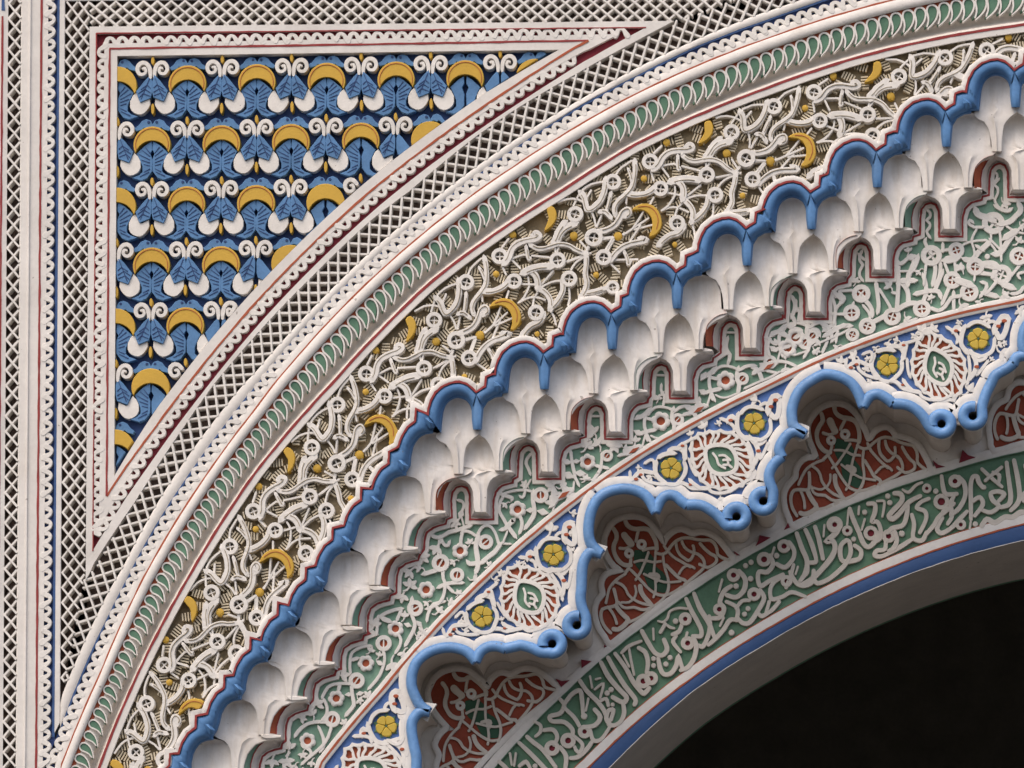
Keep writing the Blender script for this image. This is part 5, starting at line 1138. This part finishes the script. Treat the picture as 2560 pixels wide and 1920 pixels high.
put(2007, 1080, [(48, [(470, 765), (500, 860), (560, 1000), (605, 1110), (655, 1150), (720, 1095), (755, 1010)]), (24, [(458, 780), (442, 925)]), ('o', 445, 985, 44, 34), ('o', 318, 925, 66, 58), (54, [(368, 935), (330, 1010), (240, 1090), (300, 1092), (322, 1160), (282, 1260), (180, 1382), (90, 1470), (-10, 1530)]), (28, [(110, 1380), (95, 1440)]),
 (47, [(28, 975), (90, 1120), (130, 1255)]), (47, [(120, 945), (160, 1075), (202, 1265)]), (45, [(130, 1255), (125, 1300), (50, 1315), (40, 1400), (-5, 1450)]), (26, [(215, 930), (206, 1045)]), (48, [(470, 1105), (440, 1082), (385, 1130), (372, 1220), (400, 1290), (475, 1290), (570, 1260), (580, 1185), (520, 1135)]), (48, [(470, 1110), (478, 1200), (440, 1300), (380, 1370), (260, 1470), (145, 1512), (105, 1455)]),
 ('d', 508, 1070, 26), (28, [(562, 745), (555, 820)]), ('d', 618, 800, 27), (26, [(618, 870), (588, 975)]), (46, [(655, 715), (720, 720), (722, 800), (690, 890), (745, 900), (778, 970), (770, 1060), (700, 1105)]), ('o', 680, 1010, 66, 40), (28, [(745, 690), (810, 690), (812, 760), (797, 845)]), ('d', 850, 640, 28), ('d', 870, 705, 28),
 (50, [(915, 610), (980, 620), (992, 690), (900, 790), (862, 840), (895, 870), (960, 820), (1060, 700), (1175, 638)]), (47, [(1050, 715), (1040, 830), (1000, 930), (900, 960), (850, 1000)]), ('o', 858, 1040, 58, 42), (46, [(920, 1000), (940, 1080), (910, 1160), (860, 1190)]), (46, [(830, 1085), (818, 1170), (740, 1185), (722, 1232), (785, 1242), (900, 1192), (1000, 1130), (1110, 1060)]), ('d', 990, 1015, 31),
 (44, [(1090, 825), (1112, 920), (1100, 1040), (1140, 1082), (1200, 1080), (1240, 1000)]), (42, [(1262, 665), (1180, 700), (1142, 760), (1220, 790), (1232, 870), (1170, 1005)]), (46, [(1235, 1020), (1310, 930), (1360, 850), (1440, 780), (1510, 715)]), (30, [(1000, 575), (1060, 600), (1130, 530), (1190, 502)]), ('o', 1240, 562, 40, 30), ('d', 1330, 590, 28), (46, [(1388, 440), (1402, 540), (1430, 620), (1540, 618)]), ('o', 1385, 695, 72, 42),
 (46, [(1510, 640), (1480, 720), (1490, 840), (1450, 915)]), (44, [(1400, 790), (1440, 760)]), ('o', 1522, 490, 56, 42), (48, [(1560, 445), (1618, 520), (1622, 640), (1562, 760), (1480, 825)]), (46, [(1392, 860), (1342, 960), (1385, 1012), (1480, 962), (1560, 880), (1640, 795)]), ('o', 1580, 925, 46, 34), (26, [(1682, 880), (1670, 965)]), ('d', 1725, 920, 28), (46, [(1802, 552), (1760, 500), (1742, 445), (1700, 452), (1680, 540), (1680, 680), (1682, 870)]), ('d', 1812, 552, 24),
 (44, [(1700, 690), (1770, 652), (1800, 722), (1720, 835)]), (46, [(1795, 780), (1880, 800), (1960, 742), (1900, 682), (1882, 612), (1960, 592), (2012, 622), (1960, 690)]), (38, [(1790, 368), (1860, 432), (1992, 545)]), (38, [(1825, 485), (1900, 420), (1990, 352)]), (38, [(1900, 400), (1965, 430), (1960, 500)]), (48, [(2038, 305), (2062, 480), (2078, 640), (2060, 722), (1980, 752)]), (48, [(2112, 285), (2150, 480), (2168, 640), (2140, 722), (2080, 782)]),
 (56, [(1790, 935), (1842, 872), (1920, 905), (2020, 850), (2100, 850), (2170, 805), (2230, 800)]), (46, [(2225, 330), (2260, 480), (2280, 700), (2230, 760)]), ('o', 2240, 650, 56, 42)])
put(1600, 1280, [(48, [(1568, 215), (1620, 360), (1672, 490), (1652, 610), (1600, 690)]), (46, [(1500, 600), (1560, 705), (1640, 735), (1722, 692), (1735, 585)]), (44, [(1535, 530), (1500, 660), (1462, 755)]), ('o', 1465, 690, 50, 38), (26, [(1580, 545), (1555, 620)]), ('o', 1440, 340, 58, 42), (47, [(1490, 300), (1540, 380), (1530, 470), (1450, 552), (1368, 520)]), ('o', 1240, 472, 64, 44), (46, [(1300, 430), (1330, 520), (1270, 600), (1190, 598), (1182, 680), (1210, 740), (1290, 692), (1430, 622)]),
 (28, [(1342, 355), (1318, 425)]), ('d', 1365, 435, 29), ('d', 1055, 535, 27), ('d', 1110, 500, 27), ('d', 1105, 665, 29), (42, [(1440, 640), (1340, 700), (1300, 780), (1320, 870), (1420, 850), (1520, 800), (1655, 845)]), ('o', 935, 630, 58, 42), (48, [(990, 590), (1050, 670), (1040, 780), (960, 850), (870, 832)]), ('d', 960, 740, 29), (28, [(820, 675), (790, 795)]), (46, [(912, 740), (842, 790), (800, 900), (842, 960), (800, 1050), (715, 1062)]), ('o', 792, 972, 52, 38),
 ('o', 1140, 820, 58, 42), (48, [(1200, 778), (1242, 860), (1190, 970), (1100, 1100), (1030, 1112), (978, 1060)]), (42, [(865, 898), (950, 940), (980, 1000), (960, 1085)]), (40, [(960, 960), (1020, 890), (1092, 880)]), ('d', 1080, 965, 26), ('d', 1045, 1020, 26), (46, [(985, 1082), (900, 1080), (840, 1170), (760, 1260), (685, 1325)]), ('d', 915, 1205, 31), (26, [(838, 1055), (802, 1135)]), (48, [(540, 815), (600, 960), (680, 1090), (720, 1190), (752, 1275)]), (44, [(690, 1040), (702, 1140), (680, 1240), (630, 1342), (585, 1332)]),
 (46, [(460, 865), (510, 980), (570, 1090), (612, 1180), (605, 1240), (545, 1240)]), (26, [(180, 1090), (230, 1100), (272, 1060), (300, 990), (380, 960), (470, 965)]), (40, [(205, 1200), (250, 1120)]), (28, [(260, 1120), (300, 1152), (342, 1160)]), ('d', 355, 1090, 29), ('o', 452, 1068, 54, 44), (44, [(425, 1100), (390, 1190), (322, 1222)]), (40, [(362, 1240), (330, 1300), (402, 1395)]), (30, [(472, 1205), (460, 1255)]), ('o', 476, 1310, 58, 44), (46, [(530, 1240), (562, 1340), (540, 1460), (480, 1550), (405, 1582)]),
 (48, [(20, 1190), (80, 1300), (150, 1410), (222, 1432), (272, 1370), (240, 1275)]), (26, [(130, 1165), (135, 1275)]), ('d', 300, 1455, 27), ('d', 258, 1520, 27), ('d', 135, 1465, 26), ('d', 135, 1535, 26), (46, [(182, 1460), (200, 1560), (242, 1622), (310, 1610), (362, 1530), (382, 1450), (425, 1570)]), (42, [(1390, 895), (1330, 970), (1290, 1002), (1220, 1042), (1188, 1018)]), (40, [(1292, 895), (1262, 1005)])])
put(1250, 1505, [(48, [(1080, 555), (1150, 680), (1250, 840), (1352, 970), (1343, 1025)]), (46, [(1150, 515), (1250, 650), (1330, 790), (1400, 880), (1442, 912), (1492, 860)]), (48, [(1008, 605), (1080, 740), (1180, 860), (1262, 950), (1230, 1002), (1128, 950)]), (45, [(1230, 1008), (1242, 1110), (1200, 1200), (1120, 1232), (1062, 1170), (1080, 1092), (1132, 1080), (1108, 1175)]), (34, [(1215, 505), (1290, 440), (1410, 388)]), (28, [(1290, 468), (1312, 600), (1342, 725)]), (26, [(1228, 528), (1292, 645)]),
 ('o', 1432, 790, 62, 46), ('o', 1510, 762, 58, 46), (46, [(1388, 458), (1450, 500), (1480, 600), (1468, 705)]), (46, [(800, 785), (870, 890), (970, 990), (1042, 1090), (1085, 1225)]), (36, [(1000, 990), (1060, 968), (1082, 1035)]), (26, [(900, 742), (920, 855)]), (24, [(958, 772), (1004, 758)]), (28, [(948, 872), (1032, 820), (1000, 955)]), ('d', 1070, 910, 28), ('d', 1110, 875, 28), ('d', 1125, 1025, 22),
 (44, [(600, 970), (642, 1030), (600, 1110), (498, 1140), (520, 1190), (640, 1200), (722, 1270), (722, 1345)]), (42, [(640, 1022), (720, 920), (800, 888), (822, 990), (832, 1145)]), ('d', 840, 1140, 33), (26, [(882, 965), (858, 1085)]), (44, [(640, 1058), (740, 1150), (792, 1235)]), ('o', 680, 1385, 66, 48), (40, [(740, 1342), (822, 1420), (800, 1500), (762, 1482), (748, 1450)]), (48, [(948, 1075), (1002, 1150), (950, 1230), (845, 1250)]), ('o', 845, 1295, 56, 46), (40, [(900, 1280), (932, 1380), (1010, 1370), (1095, 1255)]), (44, [(920, 1400), (860, 1480), (780, 1550), (705, 1562)]),
 (44, [(438, 1280), (530, 1278), (572, 1350), (540, 1425)]), ('o', 520, 1460, 66, 48), (46, [(600, 1450), (660, 1540), (650, 1670)]), (34, [(340, 1195), (402, 1230), (400, 1300), (355, 1342)]), (46, [(190, 1405), (290, 1500), (400, 1610), (490, 1710)]), (46, [(272, 1345), (330, 1400), (430, 1480), (555, 1650)]), (28, [(98, 1512), (116, 1625)]), (28, [(157, 1512), (140, 1635)]), (42, [(195, 1640), (260, 1598), (300, 1660)]), (42, [(-10, 1595), (60, 1660), (140, 1760)]), ('d', 350, 1640, 26)])

# ------------------------------------------------------------------ blue arris and soffit
th = thing('arch_soffit', 'plain grey underside of the arch with a deep blue painted edge', 'arch', P(1480, 2000, DI))
sweep('blue_edge', R_brd.arc(-6, 186, 240, 1), R_blo.arc(-6, 186, 240), [(0, DI), (0, DI - .008), (.12, DI - .010), (.8, DI - .010), (1, DI - .006)], M['bandblue'], th, 40)
line('red_line', R_brd.arc(13, 93, 150), 4, DI - .0105, M['orange'], th); line('pink_edge', R_blo.arc(13, 93, 150, 1), 1.6, DI - .0065, M['white'], th)
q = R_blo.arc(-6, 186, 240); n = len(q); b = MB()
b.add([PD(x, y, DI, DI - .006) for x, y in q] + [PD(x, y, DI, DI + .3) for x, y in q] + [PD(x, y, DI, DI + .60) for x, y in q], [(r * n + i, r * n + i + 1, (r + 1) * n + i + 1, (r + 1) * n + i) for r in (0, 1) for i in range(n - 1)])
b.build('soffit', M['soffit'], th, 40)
b = MB(); b.add([PD(x, y, DI, DI + .598) for x, y in q] + [PD(x + (CC[0] - x) * .0016, y + (CC[1] - y) * .0016, DI, DI + .602) for x, y in q], [(i, i + 1, n + i + 1, n + i) for i in range(n - 1)]); b.build('green_edge', M['green'], th, 0)
